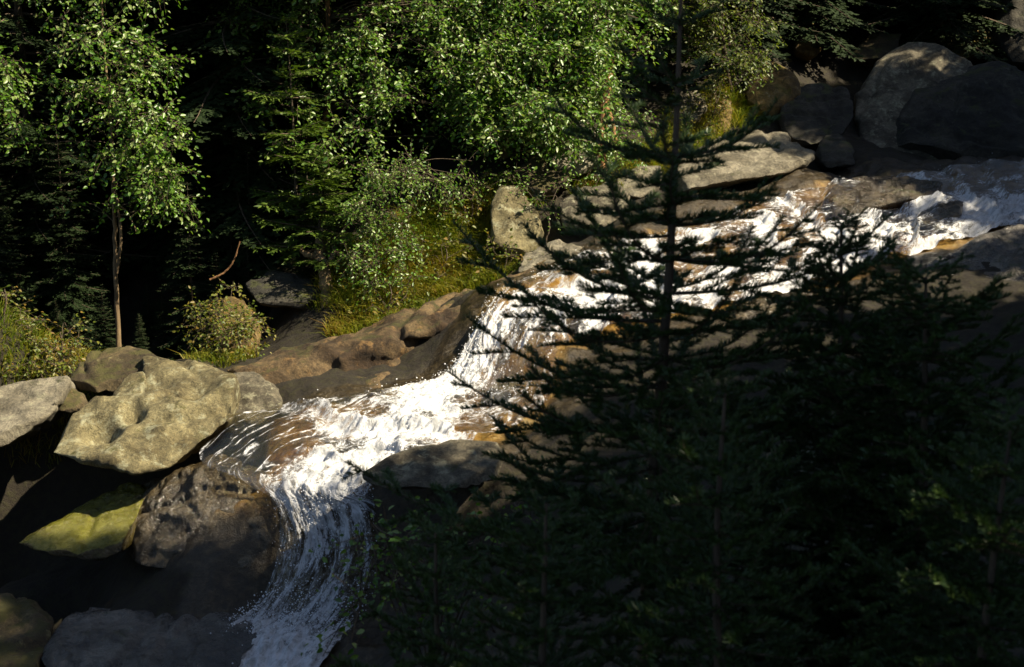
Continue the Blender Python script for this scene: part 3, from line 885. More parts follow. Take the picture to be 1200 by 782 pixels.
def leaf_tree(name, label, trunk, r0, r1, clumps, leaf_m, bark, cat="tree", group=None, size=.075, extra=(), droop=.35, per=8):
    """trunk: control points (world); clumps: (centre, radii, n)"""
    base = np.asarray(trunk[0], float)
    root = empty(name, base)
    tag(root, label, cat, group)
    tp = spline(np.asarray(trunk, float), 40)
    tp[1:-1] += rng.normal(size=(38, 3)) * r0 * .16
    g = Geo()
    tube(g, tp, np.linspace(r0, r1, 40) * (1 + .5 * np.exp(-np.arange(40) / 2.0)), 9, 0, .06)
    for ex, ra, rb in extra:
        e = spline(np.asarray(ex, float), 20)
        e[1:-1] += rng.normal(size=(18, 3)) * ra * .2
        tube(g, e, np.linspace(ra, rb, 20), 7, 0, .06)
    gc = Geo()
    for c, r, n in clumps:
        c = np.asarray(c, float)
        s = tree_near(tp, c)
        mid = (s + c) / 2 + np.array((0, 0, .12)) + rng.normal(size=3) * .08
        ln = np.linalg.norm(c - s)
        tube(gc, spline([s, mid, c], 10), np.linspace(min(r0 * .4, .006 + .007 * ln), .003, 10), 4, 0)
        st = clump(gc, c, r, n, size, per, 0, 1, droop)
        for k in range(0, len(st), 3):
            tube(gc, spline([c, (c + st[k]) / 2 + rng.normal(size=3) * .04, st[k]], 5), np.linspace(.006, .002, 5), 3, 0)
    obj("trunk", g.mesh("trunk", [bark], origin=base), root)
    obj("crown", gc.mesh("crown", [M_BARK, leaf_m], origin=base), root)
    return root


def pc(lst, dY=.35, dens=1.0):
    """clumps listed by photo position: (px, py, Y, r_px, n)"""
    out = []
    for px, py, Y, rp, n in lst:
        r = rp * Y / FPX
        out.append((at(px, py, Y), (r, max(r, dY) * .9, r * .8), int(n * dens * 2.0)))
    return out


def gz(x, y):
    return float(ground_z([(x, y)])[0])


# birch left
b0 = at(138, 399, 20.4)
b0[2] = gz(b0[0], b0[1]) - .1
tr_pts = [b0, at(136, 330, 20.45), at(134, 268, 20.5), at(133, 225, 20.5), at(128, 120, 20.6), at(122, 60, 20.7), at(118, -40, 20.8), at(112, -200, 21)]
leaf_tree("birch_tree", "slender birch with leafy hanging sprays and bare twin stem, furthest from the falls", tr_pts, .036, .012,
          pc([(75, 20, 20.5, 22, 60), (120, 40, 20.2, 28, 120), (160, 50, 20.3, 25, 120), (95, 45, 20.1, 20, 80), (70, 58, 20.6, 14, 24), (145, 75, 20.1, 24, 120),
              (180, 78, 20.4, 22, 90), (195, 72, 20.3, 14, 40), (60, 100, 20.4, 20, 45), (110, 105, 20.0, 26, 120), (150, 112, 20.0, 26, 150), (85, 112, 20.2, 20, 70),
              (140, 140, 19.9, 30, 190), (180, 135, 20.1, 26, 120), (205, 145, 20.2, 15, 55), (165, 165, 19.9, 28, 170), (195, 170, 20.0, 18, 80), (135, 185, 20.0, 24, 110),
              (175, 200, 19.9, 26, 150), (205, 205, 20.0, 18, 80), (190, 232, 20.0, 26, 120), (210, 240, 20.1, 14, 50), (150, 215, 20.1, 18, 60), (105, 200, 20.3, 18, 30),
              (85, 238, 20.4, 14, 14), (135, 240, 20.1, 12, 26), (60, 150, 20.5, 22, 30), (40, 170, 20.4, 16, 22), (100, 165, 20.3, 20, 50),
              (110, -30, 20.6, 40, 200), (160, -20, 20.6, 40, 200), (60, -30, 20.8, 35, 150), (120, -90, 20.9, 45, 240), (170, -90, 20.9, 40, 200), (115, -160, 21, 40, 200)], dens=.95),
          M_BIRCH_LEAF, M_PALEBARK, extra=[([at(137, 320, 20.42), at(142, 280, 20.4), at(139, 245, 20.45), at(136, 225, 20.5)], .025, .018),
                                            ([at(138, 240, 20.45), at(150, 250, 20.4), at(160, 272, 20.35)], .018, .004)])
leaf_tree("birch_tree", "young birch cut off by the left edge of the photo", [at(-35, 400, 20) - (0, 0, .2), at(-30, 250, 20.1), at(-25, 100, 20.1), at(-15, -30, 20.3)], .04, .012,
          pc([(5, 75, 20.1, 14, 50), (12, 95, 20, 12, 50), (3, 115, 20, 14, 60), (12, 130, 20, 10, 35), (-25, 60, 20.1, 30, 150), (-30, 120, 20.1, 30, 150), (22, 145, 20.1, 8, 14), (-30, 180, 20.2, 26, 90), (5, 170, 20.2, 10, 16), (-20, 0, 20.3, 30, 120)], dens=1.2),
          M_BIRCH_LEAF, M_BARK)
# centre birches
cl = []
for (x0, x1, y0, y1, Y, k, n) in [(260, 400, -10, 60, 22.3, 14, 70), (380, 470, 0, 90, 22, 14, 85), (470, 560, -10, 80, 22, 16, 85), (430, 570, 60, 205, 21.6, 20, 60), (300, 420, -120, -10, 22.6, 12, 150), (230, 440, -230, -20, 21.6, 26, 240), (400, 560, -260, -100, 21.2, 18, 240), (420, 560, -120, -10, 22.6, 14, 150), (285, 420, 40, 150, 21.5, 15, 46), (330, 440, 130, 215, 20.9, 9, 34)]:  # topmost clumps lie out of view, added to shade the forest floor
    for _ in range(k):
        cl.append((rng.uniform(x0, x1), rng.uniform(y0, y1), Y + rng.uniform(-.4, .5), rng.uniform(12, 24), int(n * rng.uniform(.4, 1.2))))
t0 = at(381, 330, 22.5); t0[2] = gz(t0[0], t0[1]) - .1
leaf_tree("birch_tree", "tall birch with a straight reddish sunlit trunk behind the young spruce", [t0, at(381, 200, 22.5), at(382, 150, 22.5), at(385, 70, 22.5), at(383, -50, 22.5), at(386, -250, 22.6)], .06, .03,
          pc(cl), M_BIRCH_LEAF, M_REDBARK)
cl = []
for (x0, x1, y0, y1, Y, k, n) in [(560, 720, -10, 60, 22, 26, 120), (540, 640, 50, 130, 21.6, 20, 120), (620, 720, 50, 110, 21.9, 16, 110), (560, 660, 110, 165, 21.4, 16, 120), (590, 690, 120, 180, 21.6, 8, 70), (700, 770, -10, 60, 22.4, 12, 100), (560, 760, -120, -10, 22.5, 22, 160),
                                  (540, 570, 60, 170, 21.8, 6, 60), (640, 720, 130, 200, 21.7, 8, 60)]:
    for _ in range(k):
        cl.append((rng.uniform(x0, x1), rng.uniform(y0, y1), Y + rng.uniform(-.5, .5), rng.uniform(14, 28), int(n * rng.uniform(.4, 1.2))))
t0 = at(590, 215, 22.6); t0[2] = gz(t0[0], t0[1]) - .1
leaf_tree("birch_tree", "broad dense birch whose pale sunlit leaves hang over the bank boulders", [t0, at(585, 100, 22.6), at(578, 20, 22.5), at(580, -60, 22.5), at(600, -250, 22.8)], .07, .03, pc(cl), M_BIRCH_LEAF, M_PALEBARK,
          extra=[([at(588, 150, 22.6), at(560, 60, 22.5), at(526, 10, 22.4), at(520, -60, 22.3)], .035, .015), ([at(588, 120, 22.6), at(640, 30, 22.5), at(680, -80, 22.5)], .04, .015)])
# alder at the right
cl = []
for (x0, x1, y0, y1, Y, k, n) in [(780, 900, -15, 30, 23.6, 14, 80), (845, 890, 35, 85, 23.4, 8, 70), (790, 850, 20, 60, 23.8, 8, 60), (800, 900, -100, -10, 24, 14, 140), (780, 800, 60, 100, 23.8, 3, 25)]:
    for _ in range(k):
        cl.append((rng.uniform(x0, x1), rng.uniform(y0, y1), Y + rng.uniform(-.4, .4), rng.uniform(10, 20), int(n * rng.uniform(.5, 1.2))))
t0 = at(855, 125, 25); t0[2] = gz(t0[0], t0[1]) - .1
leaf_tree("alder_tree", "yellow green alder reaching over the golden mossy boulder", [t0, at(850, 80, 24.6), at(845, 20, 24.2), at(840, -60, 24), at(838, -180, 24)], .06, .02, pc(cl), M_ALDER_LEAF, M_BARK, size=.065)
# deciduous sapling on the bank, left of the grass
cl = []
for (x0, x1, y0, y1, Y, k, n) in [(405, 500, 190, 265, 20.2, 20, 52), (400, 490, 255, 310, 20.1, 14, 50), (430, 500, 285, 340, 19.9, 10, 50), (480, 550, 185, 240, 20.7, 10, 50)]:
    for _ in range(k):
        cl.append((rng.uniform(x0, x1), rng.uniform(y0, y1), Y + rng.uniform(-.4, .4), rng.uniform(6, 22), int(n * rng.uniform(.5, 1.2))))
t0 = at(440, 335, 20.2); t0[2] = gz(t0[0], t0[1]) - .05
leaf_tree("sapling", "small glossy leaved sapling on the grassy bank right of the tree roots", [t0, at(442, 290, 20.4), at(450, 240, 20.6), at(470, 200, 20.8)], .018, .006, pc(cl, .25), M_BIRCH_LEAF, M_BARK, cat="sapling", size=.05)
# bushes
def bush(label, base, cl, lm=M_BUSH_LEAF, size=.055, name="bush"):
    b = at(*base); b[2] = gz(b[0], b[1]) - .05
    return leaf_tree(name, label, [b, b + (0, 0, .15), b + (.05, 0, .35), b + (.02, .05, .5)], .018, .006, pc(cl, .25), lm, M_BARK, cat="bush", size=size, droop=.2)


bush("round leafy bush hanging over the ochre rock under the trees", (268, 400, 19.6),
     [(232, 362, 19.4, 16, 90), (240, 385, 19.1, 18, 110), (258, 372, 19.0, 18, 120), (282, 374, 19.0, 16, 90), (285, 388, 18.8, 18, 120), (268, 396, 18.7, 18, 120), (254, 356, 19.4, 12, 50), (245, 405, 19.2, 12, 40), (272, 338, 19.8, 10, 30), (295, 378, 19.4, 12, 50)])
bush("green bush on the left edge above the pale boulder", (10, 430, 18.6),
     [(5, 345, 19, 16, 50), (12, 370, 18.9, 20, 90), (30, 385, 18.8, 18, 70), (8, 400, 18.7, 20, 110), (-20, 380, 18.8, 30, 160), (40, 405, 18.6, 14, 50), (15, 425, 18.4, 16, 70), (50, 375, 18.9, 12, 25)])
bush("yellowing bush behind the round brown boulder", (70, 425, 18.7),
     [(58, 405, 18.6, 14, 60), (75, 415, 18.5, 14, 70), (88, 402, 18.6, 12, 40), (62, 425, 18.3, 12, 50), (40, 430, 18.2, 12, 50), (80, 388, 18.8, 12, 25)], lm=M_BUSH_LEAF)
bush("tangle of green leaves at the foot of the dead trunk", (725, 185, 22.3),
     [(722, 130, 22.5, 18, 80), (735, 150, 22.3, 18, 100), (720, 165, 22.1, 16, 80), (742, 175, 22.0, 16, 80), (722, 190, 21.7, 14, 60), (752, 135, 22.5, 12, 40), (728, 110, 22.6, 12, 40), (700, 205, 21.5, 14, 50)], lm=M_BIRCH_LEAF)
bush("mossy fern bush under the alder beside the squarish boulder", (835, 150, 23.8),
     [(820, 120, 23.9, 12, 50), (838, 108, 24, 14, 60), (845, 130, 23.8, 12, 50), (826, 145, 23.5, 14, 60), (790, 160, 23.1, 14, 50), (805, 155, 23.2, 12, 50), (835, 90, 24.1, 14, 40)])
bush("small leaves sprouting beside the tan upright boulder", (640, 262, 20.4),
     [(612, 222, 20.8, 10, 40), (632, 232, 20.5, 10, 40), (645, 240, 20.4, 8, 20), (662, 215, 20.9, 10, 30), (600, 205, 21, 14, 60)], lm=M_BIRCH_LEAF, size=.045)


bush("leafy herbs with straw coloured tips at the edge of the sloping ledge", (455, 368, 19.5), [(440, 345, 19.7, 14, 26), (462, 352, 19.5, 14, 26), (430, 362, 19.4, 12, 22), (478, 338, 19.8, 16, 30), (410, 345, 20, 14, 26)], size=.07)
bush("broad leaved weeds in the grass halfway along the bank", (520, 318, 20.2), [(500, 300, 20.3, 16, 34), (525, 290, 20.4, 18, 40), (545, 305, 20.1, 14, 26), (515, 325, 19.9, 14, 26), (560, 285, 20.4, 14, 26)], size=.07)
bush("reddish tinged weeds below the broad birch beside the tan upright boulder", (550, 250, 21), [(530, 235, 21, 16, 34), (555, 225, 21.1, 18, 44), (545, 255, 20.8, 14, 30), (568, 205, 21.4, 14, 30), (520, 215, 21.2, 16, 36)], size=.065)
bush("low green plants overhanging the ledge beneath the tan upright boulder", (590, 305, 19.95), [(575, 290, 20.1, 12, 26), (600, 300, 19.9, 12, 24), (560, 310, 19.9, 14, 26), (615, 308, 19.8, 10, 16)], size=.06)

# ------------------------------------------------------------------ spruces
def needle_branch(Lb, seed, dens=1.0, side_f=.50, nl=.027, droop=.10, hang=0.0, step_=.10):
    """one spruce branch along +X, needles as thin blades, flat spray of side twigs"""
    r_ = np.random.default_rng(seed)
    g = Geo()
    segs = []
    n = 14
    t = np.linspace(0, 1, n)
    ax = np.stack([t * Lb, .03 * Lb * np.sin(t * 5 + seed), -droop * Lb * np.sin(t * math.pi) * 1.0 + .10 * Lb * t ** 3], 1)
    segs.append((ax, .006 * Lb + .002, .002))

    def on(tt):
        return np.array([np.interp(tt, t, ax[:, k]) for k in range(3)])
    s = .10 * Lb + .03
    sd = 1
    while s < Lb * .97:
        tt = s / Lb
        l = side_f * (Lb - s) * r_.uniform(.7, 1.1) + .05
        l = min(l, .5 * Lb)
        a = math.radians(r_.uniform(42, 58)) * sd
        d = np.array((math.cos(a), math.sin(a), r_.uniform(-.12, .10) - hang))
        p = on(tt)
        k = np.linspace(0, 1, 6)[:, None]
        tw = p + d * l * k + np.array((0, 0, -.12 * l - hang * l * .3)) * k ** 2 + np.array((.10 * l, 0, .05 * l)) * k ** 2
        segs.append((tw, .003, .0012))
        if l > .20:
            for q in np.arange(.3, .9, .12 / l):
                for sg in (1, -1):
                    if r_.random() < .2:
                        continue
                    l2 = .42 * l * (1 - q) * r_.uniform(.7, 1.1) + .03
                    a2 = a + sg * math.radians(r_.uniform(40, 55))
                    d2 = np.array((math.cos(a2), math.sin(a2), r_.uniform(-.2, .1) - hang))
                    p2 = p + d * l * q
                    k2 = np.linspace(0, 1, 4)[:, None]
                    segs.append((p2 + d2 * l2 * k2 + np.array((0, 0, -.1 * l2)) * k2 ** 2, .002, .001))
        s += step_ * r_.uniform(.7, 1.0) * (1 + .3 * Lb)
        sd = -sd
    NP, ND, NT = [], [], []
    for pts, ra, rb in segs:
        tube(g, pts, np.linspace(ra, rb, len(pts)), 5 if ra > .004 else 3, 0)
        ln = np.linalg.norm(np.diff(pts, axis=0), axis=1).sum()
        m = int(ln / .0010 * dens) + 4
        q = r_.random(m) ** .9
        xs = np.linspace(0, 1, len(pts))
        p = np.stack([np.interp(q, xs, pts[:, k]) for k in range(3)], 1)
        T = np.gradient(pts, axis=0); T /= np.linalg.norm(T, axis=1)[:, None] + 1e-9
        tg = np.stack([np.interp(q, xs, T[:, k]) for k in range(3)], 1)
        v = r_.normal(size=(m, 3)); v -= (v * tg).sum(1)[:, None] * tg; v /= np.linalg.norm(v, axis=1)[:, None] + 1e-9
        v[:, 2] = np.where(v[:, 2] < -.3, -v[:, 2] * .4, v[:, 2])
        NP.append(p); ND.append(tg * .6 + v * .9); NT.append(tg)
    NP, ND = np.concatenate(NP), np.concatenate(ND)
    ND /= np.linalg.norm(ND, axis=1)[:, None]
    m = len(NP)
    ln = nl * r_.uniform(.7, 1.15, m)[:, None]
    v = r_.normal(size=(m, 3)); w = np.cross(ND, v); w /= np.linalg.norm(w, axis=1)[:, None]
    w *= .0016
    V = np.stack([NP - w * .7, NP + w * .7, NP + ND * ln * .6 + w, NP + ND * ln, NP + ND * ln * .6 - w], 1).reshape(-1, 3)
    g.add(V, np.arange(m)[:, None] * 5 + np.arange(5)[None], 1, np.repeat(r_.random(m), 5))
    return g


def frond_branch(Lb, seed, w=.035, step_=.08, droop=.12):
    """spruce branch for trees farther off: twigs are narrow blades"""
    r_ = np.random.default_rng(seed)
    g = Geo()
    t = np.linspace(0, 1, 8)
    ax = np.stack([t * Lb, .04 * Lb * np.sin(t * 4 + seed), -droop * Lb * t ** 1.5 + .08 * Lb * t ** 4], 1)
    tube(g, ax, np.linspace(.012 * Lb + .003, .003, 8), 4, 0)
    C, D, S = [], [], []
    for s in np.arange(.12 * Lb, Lb, step_):
        for sd in (1, -1):
            p = np.array([np.interp(s / Lb, t, ax[:, k]) for k in range(3)])
            l = (.42 * (Lb - s) + .08) * r_.uniform(.7, 1.1)
            a = sd * math.radians(r_.uniform(40, 60))
            d = np.array((math.cos(a), math.sin(a), r_.uniform(-.35, .0)))
            for q in np.arange(0, l, .07):
                C.append(p + d * q + (0, 0, -.25 * q * q)); D.append(d + r_.normal(size=3) * .12); S.append(.12)
                if q > .03:
                    for s2 in (1, -1):
                        a2 = a + s2 * math.radians(r_.uniform(35, 60))
                        C.append(p + d * q + (0, 0, -.25 * q * q)); D.append((math.cos(a2), math.sin(a2), r_.uniform(-.4, 0))); S.append(.08 + .3 * (l - q) * r_.random())
    C, D, S = np.array(C), np.array(D, float), np.array(S)
    n = len(C)
    Nn = np.array((0, 0, 1.)) + r_.normal(size=(n, 3)) * .35
    D /= np.linalg.norm(D, axis=1)[:, None]
    B = np.cross(Nn, D); B /= np.linalg.norm(B, axis=1)[:, None]
    V = np.stack([C, C + D * S[:, None] * .4 + B * w * .5, C + D * S[:, None], C + D * S[:, None] * .4 - B * w * .5], 1).reshape(-1, 3)
    g.add(V, np.arange(n)[:, None] * 4 + np.arange(4)[None], 1, np.repeat(r_.random(n), 4))
    return g


_cache = {}


def branch_mesh(kind, Lb, seed, mats):
    key = (kind, round(Lb, 2), seed, mats[1].name)
    if key not in _cache:
        g = needle_branch(Lb, seed) if kind == 'near' else needle_branch(Lb, seed, 1.25, .44, .021, .04, .12, .036) if kind == 'dense' else frond_branch(Lb, seed)
        _cache[key] = g.mesh("branch", mats, smooth=False)
    return _cache[key]


def place_branch(root, me, loc, az, elev, scale, roll=0.0):
    o = obj("branch", me, root)
    o.location = loc
    o.rotation_euler = (Matrix.Rotation(az, 3, 'Z') @ Matrix.Rotation(-elev, 3, 'Y') @ Matrix.Rotation(roll, 3, 'X')).to_euler()
    o.scale = (scale,) * 3
    return o


SIZES = [.25, .45, .7, 1.0]


def spruce(name, label, base, top, r0, whorls, kind, mats, group=None, lmax=1.2, profile=None, min_z=-9, cat="spruce", seed=1):
    """whorls: list of (fraction of height, number of branches)"""
    base, top = np.asarray(base, float), np.asarray(top, float)
    root = empty(name, base)
    tag(root, label, cat, group)
    r_ = np.random.default_rng(seed)
    H = np.linalg.norm(top - base)
    n = 26
    tp = spline([base * 0, (top - base) * .35 + r_.normal(size=3) * .012, (top - base) * .7 + r_.normal(size=3) * .012, top - base], n)
    g = Geo()
    tube(g, tp, np.linspace(r0, .004, n), 9, 0, .05)
    # needles up the leader
    obj("trunk", g.mesh("trunk", [mats[0]]), root)
    count = 0
    for f, nb in whorls:
        az0 = r_.uniform(0, 6.28)
        for k in range(nb):
            if count >= 100:
                break
            az = az0 + k * 6.283 / nb + r_.normal() * .18
            Lb = profile(f) * (r_.uniform(.62, 1.2) if kind != 'far' else r_.uniform(.35, 1.15))
            si = int(np.argmin([abs(math.log(Lb / s)) for s in SIZES]))
            me = branch_mesh(kind, SIZES[si], int(r_.integers(0, 3)), mats)
            loc = np.array([np.interp(f + r_.normal() * .004, np.linspace(0, 1, n), tp[:, q]) for q in range(3)])
            elev = math.radians(3 + 27 * f ** 2 + r_.normal() * 6)
            place_branch(root, me, loc, az, elev, Lb / SIZES[si], r_.normal() * .15)
            count += 1
    return root


# the dark spruce in front
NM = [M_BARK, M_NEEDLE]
fb = at(762, 391, 4.5); fb[2] = gz(fb[0], 4.5) - .05
ft = at(800, -60, 4.55)
H = ft[2] - fb[2]


def frac(py, Y=4.5):
    return (at(770, py, Y)[2] - fb[2]) / H


wh = [(frac(p), n) for p, n in [(-20, 3), (45, 4), (120, 4), (150, 1), (218, 5), (265, 2), (300, 5), (345, 4), (385, 5), (425, 5), (455, 5), (490, 6), (530, 6), (570, 7), (620, 8), (680, 8)]]
spruce("spruce_tree", "dark young spruce with an upright leader standing in front of the stream", fb, ft, .034, wh, 'near', NM,
       profile=lambda f: float(np.interp(f, [frac(q) for q in (690, 600, 490, 425, 345, 300, 215, 120, 45, -60)], [1.05, .80, .62, .72, .58, .52, .42, .21, .14, .05])), seed=4)
cb = at(530, 391, 4.0); cb[2] = gz(cb[0], 4.0) - .05
spruce("spruce_tree", "lowest small spruce, its fronds crossing the foot of the lower fall", cb, at(510, 625, 4.0), .018,
       [(f, n) for f, n in zip(np.linspace(.15, .98, 10), [6] * 10)], 'near', NM, profile=lambda f: .08 + .42 * (1 - f) ** .8, seed=27)
# second conifer, denser
cb = at(1010, 391, 4.3); cb[2] = gz(cb[0], 4.3) - .05
ct = at(986, 262, 4.3)
spruce("spruce_tree", "bushy dark conifer with a blunt top in front of the upper chute", cb, ct, .03,
       [(f, n) for f, n in zip(np.linspace(.30, .99, 17), [6] * 17)], 'dense', NM, profile=lambda f: .09 + .66 * (1 - f) ** .95, seed=9)
cb = at(1120, 391, 4.0); cb[2] = gz(cb[0], 4.0) - .05
spruce("spruce_tree", "lower dark conifer against the right side, in front of the bluish wet rock", cb, at(1085, 325, 4.0), .03,
       [(f, n) for f, n in zip(np.linspace(.30, .99, 16), [6] * 16)], 'dense', NM, profile=lambda f: .10 + .60 * (1 - f) ** .7, seed=12)
cb = at(640, 391, 3.7); cb[2] = gz(cb[0], 3.7) - .05
spruce("spruce_tree", "small dark spruce whose tips reach across the lower fall", cb, at(640, 590, 3.7), .022,
       [(f, n) for f, n in zip(np.linspace(.15, .98, 12), [6] * 12)], 'near', NM, profile=lambda f: .08 + .50 * (1 - f) ** .9, seed=15)
cb = at(860, 391, 3.5); cb[2] = gz(cb[0], 3.5) - .05
spruce("spruce_tree", "small dark spruce in the gap between the tall spruce and the bushy conifer", cb, at(850, 450, 3.6), .022,
       [(f, n) for f, n in zip(np.linspace(.2, .98, 13), [6] * 13)], 'near', NM, profile=lambda f: .10 + .55 * (1 - f) ** .8, seed=17)
cb = at(1180, 391, 3.2); cb[2] = gz(cb[0], 3.2) - .05
spruce("spruce_tree", "small dark spruce in the photo's lower right corner", cb, at(1185, 500, 3.2), .02,
       [(f, n) for f, n in zip(np.linspace(.2, .98, 12), [6] * 12)], 'dense', NM, profile=lambda f: .10 + .5 * (1 - f) ** .8, seed=19)

# leafy shrub low on the near bank, in front of the lower fall
bush("small leaved shrub with scattered bright leaves in front of the lower fall", (500, 740, 6.0),
     [(450, 625, 6.0, 22, 26), (470, 640, 6.0, 24, 34), (440, 660, 6.0, 20, 26), (490, 660, 6.1, 26, 40), (520, 690, 6.1, 24, 40), (540, 640, 6.2, 24, 30), (460, 690, 6.0, 20, 26), (430, 690, 6.0, 18, 18), (560, 710, 6.2, 26, 40), (420, 720, 6.0, 18, 18), (480, 730, 6.0, 26, 40), (590, 640, 6.3, 20, 24), (610, 600, 6.3, 18, 20)], lm=M_BIRCH_LEAF, size=.035, name="shrub")
# lit young spruces on the far bank
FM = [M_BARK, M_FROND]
for (lab, bx, by, bY, tx, ty, sd, lm) in [("young spruce with light green fronds in front of the reddish birch trunk", 352, 330, 21.3, 335, 20, 21, 1.0),
                                          ("low light green spruce spreading fronds over the tree roots", 372, 335, 20.9, 380, 180, 22, 1.0)]:
    bb = at(bx, by, bY); bb[2] = gz(bb[0], bb[1]) - .05
    spruce("spruce_tree", lab, bb, at(tx, ty, bY), .035, [(f, 6) for f in np.linspace(.22, .97, 12) + np.random.default_rng(sd).normal(0, .02, 12)], 'far', FM, profile=lambda f, lm=lm: .15 + lm * (1 - f) ** .7, seed=sd)

# dark forest behind
FAR = [M_BARK, M_NEEDLE_SHADED]


def far_tree_mesh(H, seed):
    r_ = np.random.default_rng(seed)
    gt, gc = Geo(), Geo()
    tube(gt, spline([(0, 0, -.3), (.05, 0, H * .4), (0, .05, H)], 14), np.linspace(.13, .01, 14), 8, 0, .05)
    base = [frond_branch(s, seed * 7 + k, .06, .13, .22) for k, s in enumerate((1.0, 1.7))]
    for f in np.linspace(.08, .99, int(H * 3.2)):
        Lb = .25 + 1.75 * (1 - f) ** .8
        for k in range(6):
            b_ = base[0 if Lb < 1.2 else 1]
            s = Lb / (1.0 if Lb < 1.2 else 1.7) * r_.uniform(.8, 1.15)
            M = np.array(Matrix.Rotation(k * 1.047 + r_.uniform(0, 1), 3, 'Z') @ Matrix.Rotation(-math.radians(-12 + 35 * f + r_.normal() * 6), 3, 'Y'))
            for V, (P_, m), var in zip(b_.V, b_.P, b_.var):
                pass
            off = gc.n
            Vb = np.concatenate(b_.V) * s @ M.T + (0, 0, H * f)
            gc.V.append(Vb); gc.var.append(np.concatenate(b_.var)); gc.n += len(Vb)
            for P_, m in b_.P:
                gc.P.append((P_ + off, m))
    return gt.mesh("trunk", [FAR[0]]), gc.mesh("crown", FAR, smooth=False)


FT = [far_tree_mesh(9.5, 3), far_tree_mesh(8.0, 5)]


def far_spruce(x, y, sc, k, label, group, rz):
    r = empty("spruce_tree", (x, y, gz(x, y) - .1))
    r.rotation_euler = (0, 0, rz)
    r.scale = (sc,) * 3
    tag(r, label, "spruce", group)
    obj("trunk", FT[k][0], r)
    obj("crown", FT[k][1], r)
    return r


r_ = np.random.default_rng(31)
spots = []
for x in np.arange(-11, 12.5, 1.9):
    spots.append((x + r_.uniform(-.5, .5), 25.0 + .32 * max(0, x - 1) * 1.5 + r_.uniform(-.5, .8)))
for x in np.arange(-13, 15, 2.1):
    spots.append((x + r_.uniform(-.6, .6), 28.5 + .3 * max(0, x - 1) + r_.uniform(-.8, .8)))
for x in np.arange(-15, 18, 2.6):
    spots.append((x + r_.uniform(-.6, .6), 33 + r_.uniform(-1, 1)))
spots += [(-7.7, 20.9), (-4.9, 21.3), (-6.9, 21.6), (-4.1, 22.0)]  # low spruces added to hide the floor with darkness in place of shade
small_from = len(spots) - 4
spots += [(-7.6, 22.6), (-5.7, 23.2), (-4.4, 22.9), (-8.9, 21.6), (-1.6, 23.6), (.2, 24.0), (-3.4, 24.0), (-6.6, 24.0)]  # more spruces added to shade the floor and look black
for k, (x, y) in enumerate(spots):
    far_spruce(x, y, r_.uniform(.85, 1.25) if not small_from <= k < small_from + 4 else r_.uniform(.28, .4), k % 2, "dark spruce deep in the shaded forest behind the leafy birches", "dark spruces behind the birches", r_.uniform(0, 6.28))

r_ = np.random.default_rng(77)
for k in range(34):  # near black seedlings added to break up and darken the sunlit floor
    p = at(r_.uniform(-20, 345), 0, 1.0)
    y = r_.uniform(20.4, 23.6)
    x = p[0] * y / p[1]
    far_spruce(x, y, r_.uniform(.07, .17), k % 2, "low spruce seedling added to darken the forest floor", "spruce seedlings added to darken the forest floor", r_.uniform(0, 6.28))

# ------------------------------------------------------------------ roots, dead trunk
def snag(name, label, paths, m, cat):
    P = [np.array([at(*p) for p in path]) for path, _, _ in paths]
    base = P[0][0]
    g = Geo()
    for p, (_, ra, rb) in zip(P, paths):
        q = spline(p, 26)
        q[1:-1] += rng.normal(size=(24, 3)) * ra * .15
        tube(g, q, np.linspace(ra, rb, 26), 9, 0, .14)
    o = obj(name, g.mesh(name, [m], origin=base), loc=base)
    return tag(o, label, cat)


snag("dead_tree", "crooked reddish dead trunk standing above the pale pinkish boulder", [([(706, 200, 21.9), (702, 170, 22), (706, 130, 22.1), (712, 95, 22.2), (716, 62, 22.3)], .10, .05), ([(708, 125, 22.1), (716, 140, 22), (722, 165, 21.9)], .05, .02)], M_REDBARK, "dead tree")
snag("tree_roots", "gnarled bare roots on the bank beneath the low light green spruce", [([(388, 385, 19.9), (384, 350, 20.1), (380, 320, 20.3), (376, 300, 20.5), (378, 270, 20.8)], .11, .07), ([(376, 300, 20.5), (362, 300, 20.4), (352, 292, 20.5)], .06, .03), ([(380, 312, 20.35), (390, 300, 20.4), (392, 285, 20.6)], .05, .03)], M_PALEBARK, "tree roots")
snag("dead_branch", "thin broken orange branch lying in the dark under the trees", [([(246, 328, 20.6), (262, 320, 20.6), (274, 305, 20.6), (281, 283, 20.6)], .018, .01)], M_REDBARK, "branch")

# ------------------------------------------------------------------ grass on the bank
def grass_at(cx, cy, Y, n, rad, h):
    c = at(cx, cy, Y)
    a = rng.uniform(0, 6.283, n)
    rr_ = rad * np.sqrt(rng.random(n))
    return c[0] + np.cos(a) * rr_, c[1] + np.sin(a) * rr_, h * rng.uniform(.5, 1.3, n)


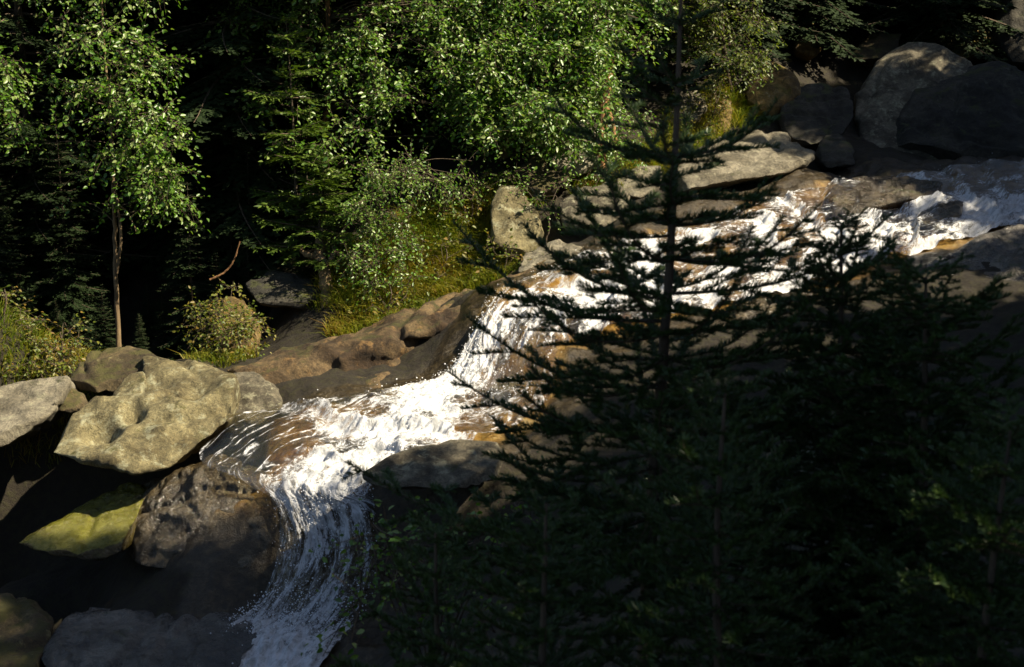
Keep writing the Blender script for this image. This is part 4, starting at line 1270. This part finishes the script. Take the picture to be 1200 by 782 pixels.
gxs, gys, ghs = [], [], []
for (cx, cy, Y, n, rad, h) in [(400, 330, 20.4, 500, .55, .30), (430, 340, 20.0, 500, .5, .28), (480, 320, 20.2, 700, .6, .26), (540, 300, 20.2, 800, .6, .26), (590, 285, 20.2, 500, .5, .24), (520, 260, 20.9, 800, .7, .28), (570, 240, 21.1, 800, .6, .3),
                               (600, 210, 21.5, 500, .5, .25), (480, 270, 20.9, 600, .6, .28), (620, 300, 20, 250, .3, .18), (820, 150, 23.4, 600, .6, .22), (790, 175, 22.7, 500, .5, .2), (850, 120, 24.3, 400, .5, .25), (740, 180, 22.3, 400, .5, .22),
                               (60, 415, 18.6, 600, .7, .22), (10, 425, 18.4, 500, .6, .22), (120, 402, 19.4, 300, .5, .18), (260, 425, 18.8, 250, .5, .2), (410, 370, 19.4, 300, .35, .22), (450, 375, 19.3, 180, .25, .2), (500, 345, 19.7, 350, .4, .18), (700, 215, 21.6, 250, .4, .2)]:
    x, y, h = grass_at(cx, cy, Y, int(n * 2.5), rad, h * 1.15)
    gxs.append(x); gys.append(y); ghs.append(h)
gxs, gys, ghs = map(np.concatenate, (gxs, gys, ghs))
n = len(gxs)
gzs = ground_z(np.stack([gxs, gys], 1)) - .03
B0 = np.stack([gxs, gys, gzs], 1)
ln = rng.normal(size=(n, 3)) * .55; ln[:, 2] = 0; ln[:, 1] -= .15
wv = rng.normal(size=(n, 3)); wv[:, 2] = 0; wv /= np.linalg.norm(wv, axis=1)[:, None]; wv *= .0065
h = ghs[:, None]
zz = np.array((0, 0, 1.))
V = np.stack([B0 - wv, B0 + wv, B0 + zz * h * .55 + ln * h * .35 - wv * .8, B0 + zz * h * .55 + ln * h * .35 + wv * .8, B0 + zz * h * .75 + ln * h * 1.1], 1).reshape(-1, 3)
k = np.arange(n)[:, None] * 5
var = np.clip(rng.random(n) * .6 + .4 * (fbm(B0 * 1.4, 2) + .5), 0, 1)
gme = new_mesh("grass", V, [(k + np.array([[0, 1, 3, 2]]), 0), (k + np.array([[2, 3, 4]]), 0)], [M_GRASS], {"var": np.repeat(var, 5)}, smooth=False)
tag(obj("grass", gme), "green and straw coloured grass on the sunlit bank above the ledge", "grass", kind="stuff")

# ------------------------------------------------------------------ trees of the near bank that shade the foreground
for k, (x, y, ztop) in enumerate([(8.2, 10.8, 9.0), (8.7, 10.4, 9.2), (9.0, 9.7, 9.4), (12.6, 23.6, 7.4), (14.0, 24.6, 7.2), (12.0, 22.4, 7.2), (11.6, 20.8, 6.2), (9.4, 10.1, 8.6), (7.0, 7.8, 8.0), (9.5, 8.6, 9.5), (6.5, 5.2, 7.5), (5.8, 2.8, 7.0), (5.5, .6, 7.0), (8.5, 3.8, 9.0), (8.5, 6.3, 9.5),
                                  (7.5, 1.8, 8.5), (7.2, -1.0, 8.0), (6.9, 4.1, 8.5), (10.5, 5.0, 10.0), (7.2, 9.4, 7.6),
                                  (11.2, 12.3, 7.0), (9.6, 12.0, 4.6), (10.4, 13.6, 5.4), (13.4, 16.6, 6.2), (14.2, 19.2, 6.1), (14.6, 22.0, 7.6), (15.2, 25.0, 8.4), (16.4, 17.6, 8.5), (17, 21, 9), (12.6, 14.4, 6.4),
                                  (12.4, 21.8, 7.4), (13.1, 23.2, 7.2), (13.6, 25.0, 6.2)]):
    far_spruce(x, y, (ztop - gz(x, y)) / 9.5, 0, "tall spruce of the near bank wood, outside the photo, shading the stream", "tall spruces of the near bank wood", k * 1.3)
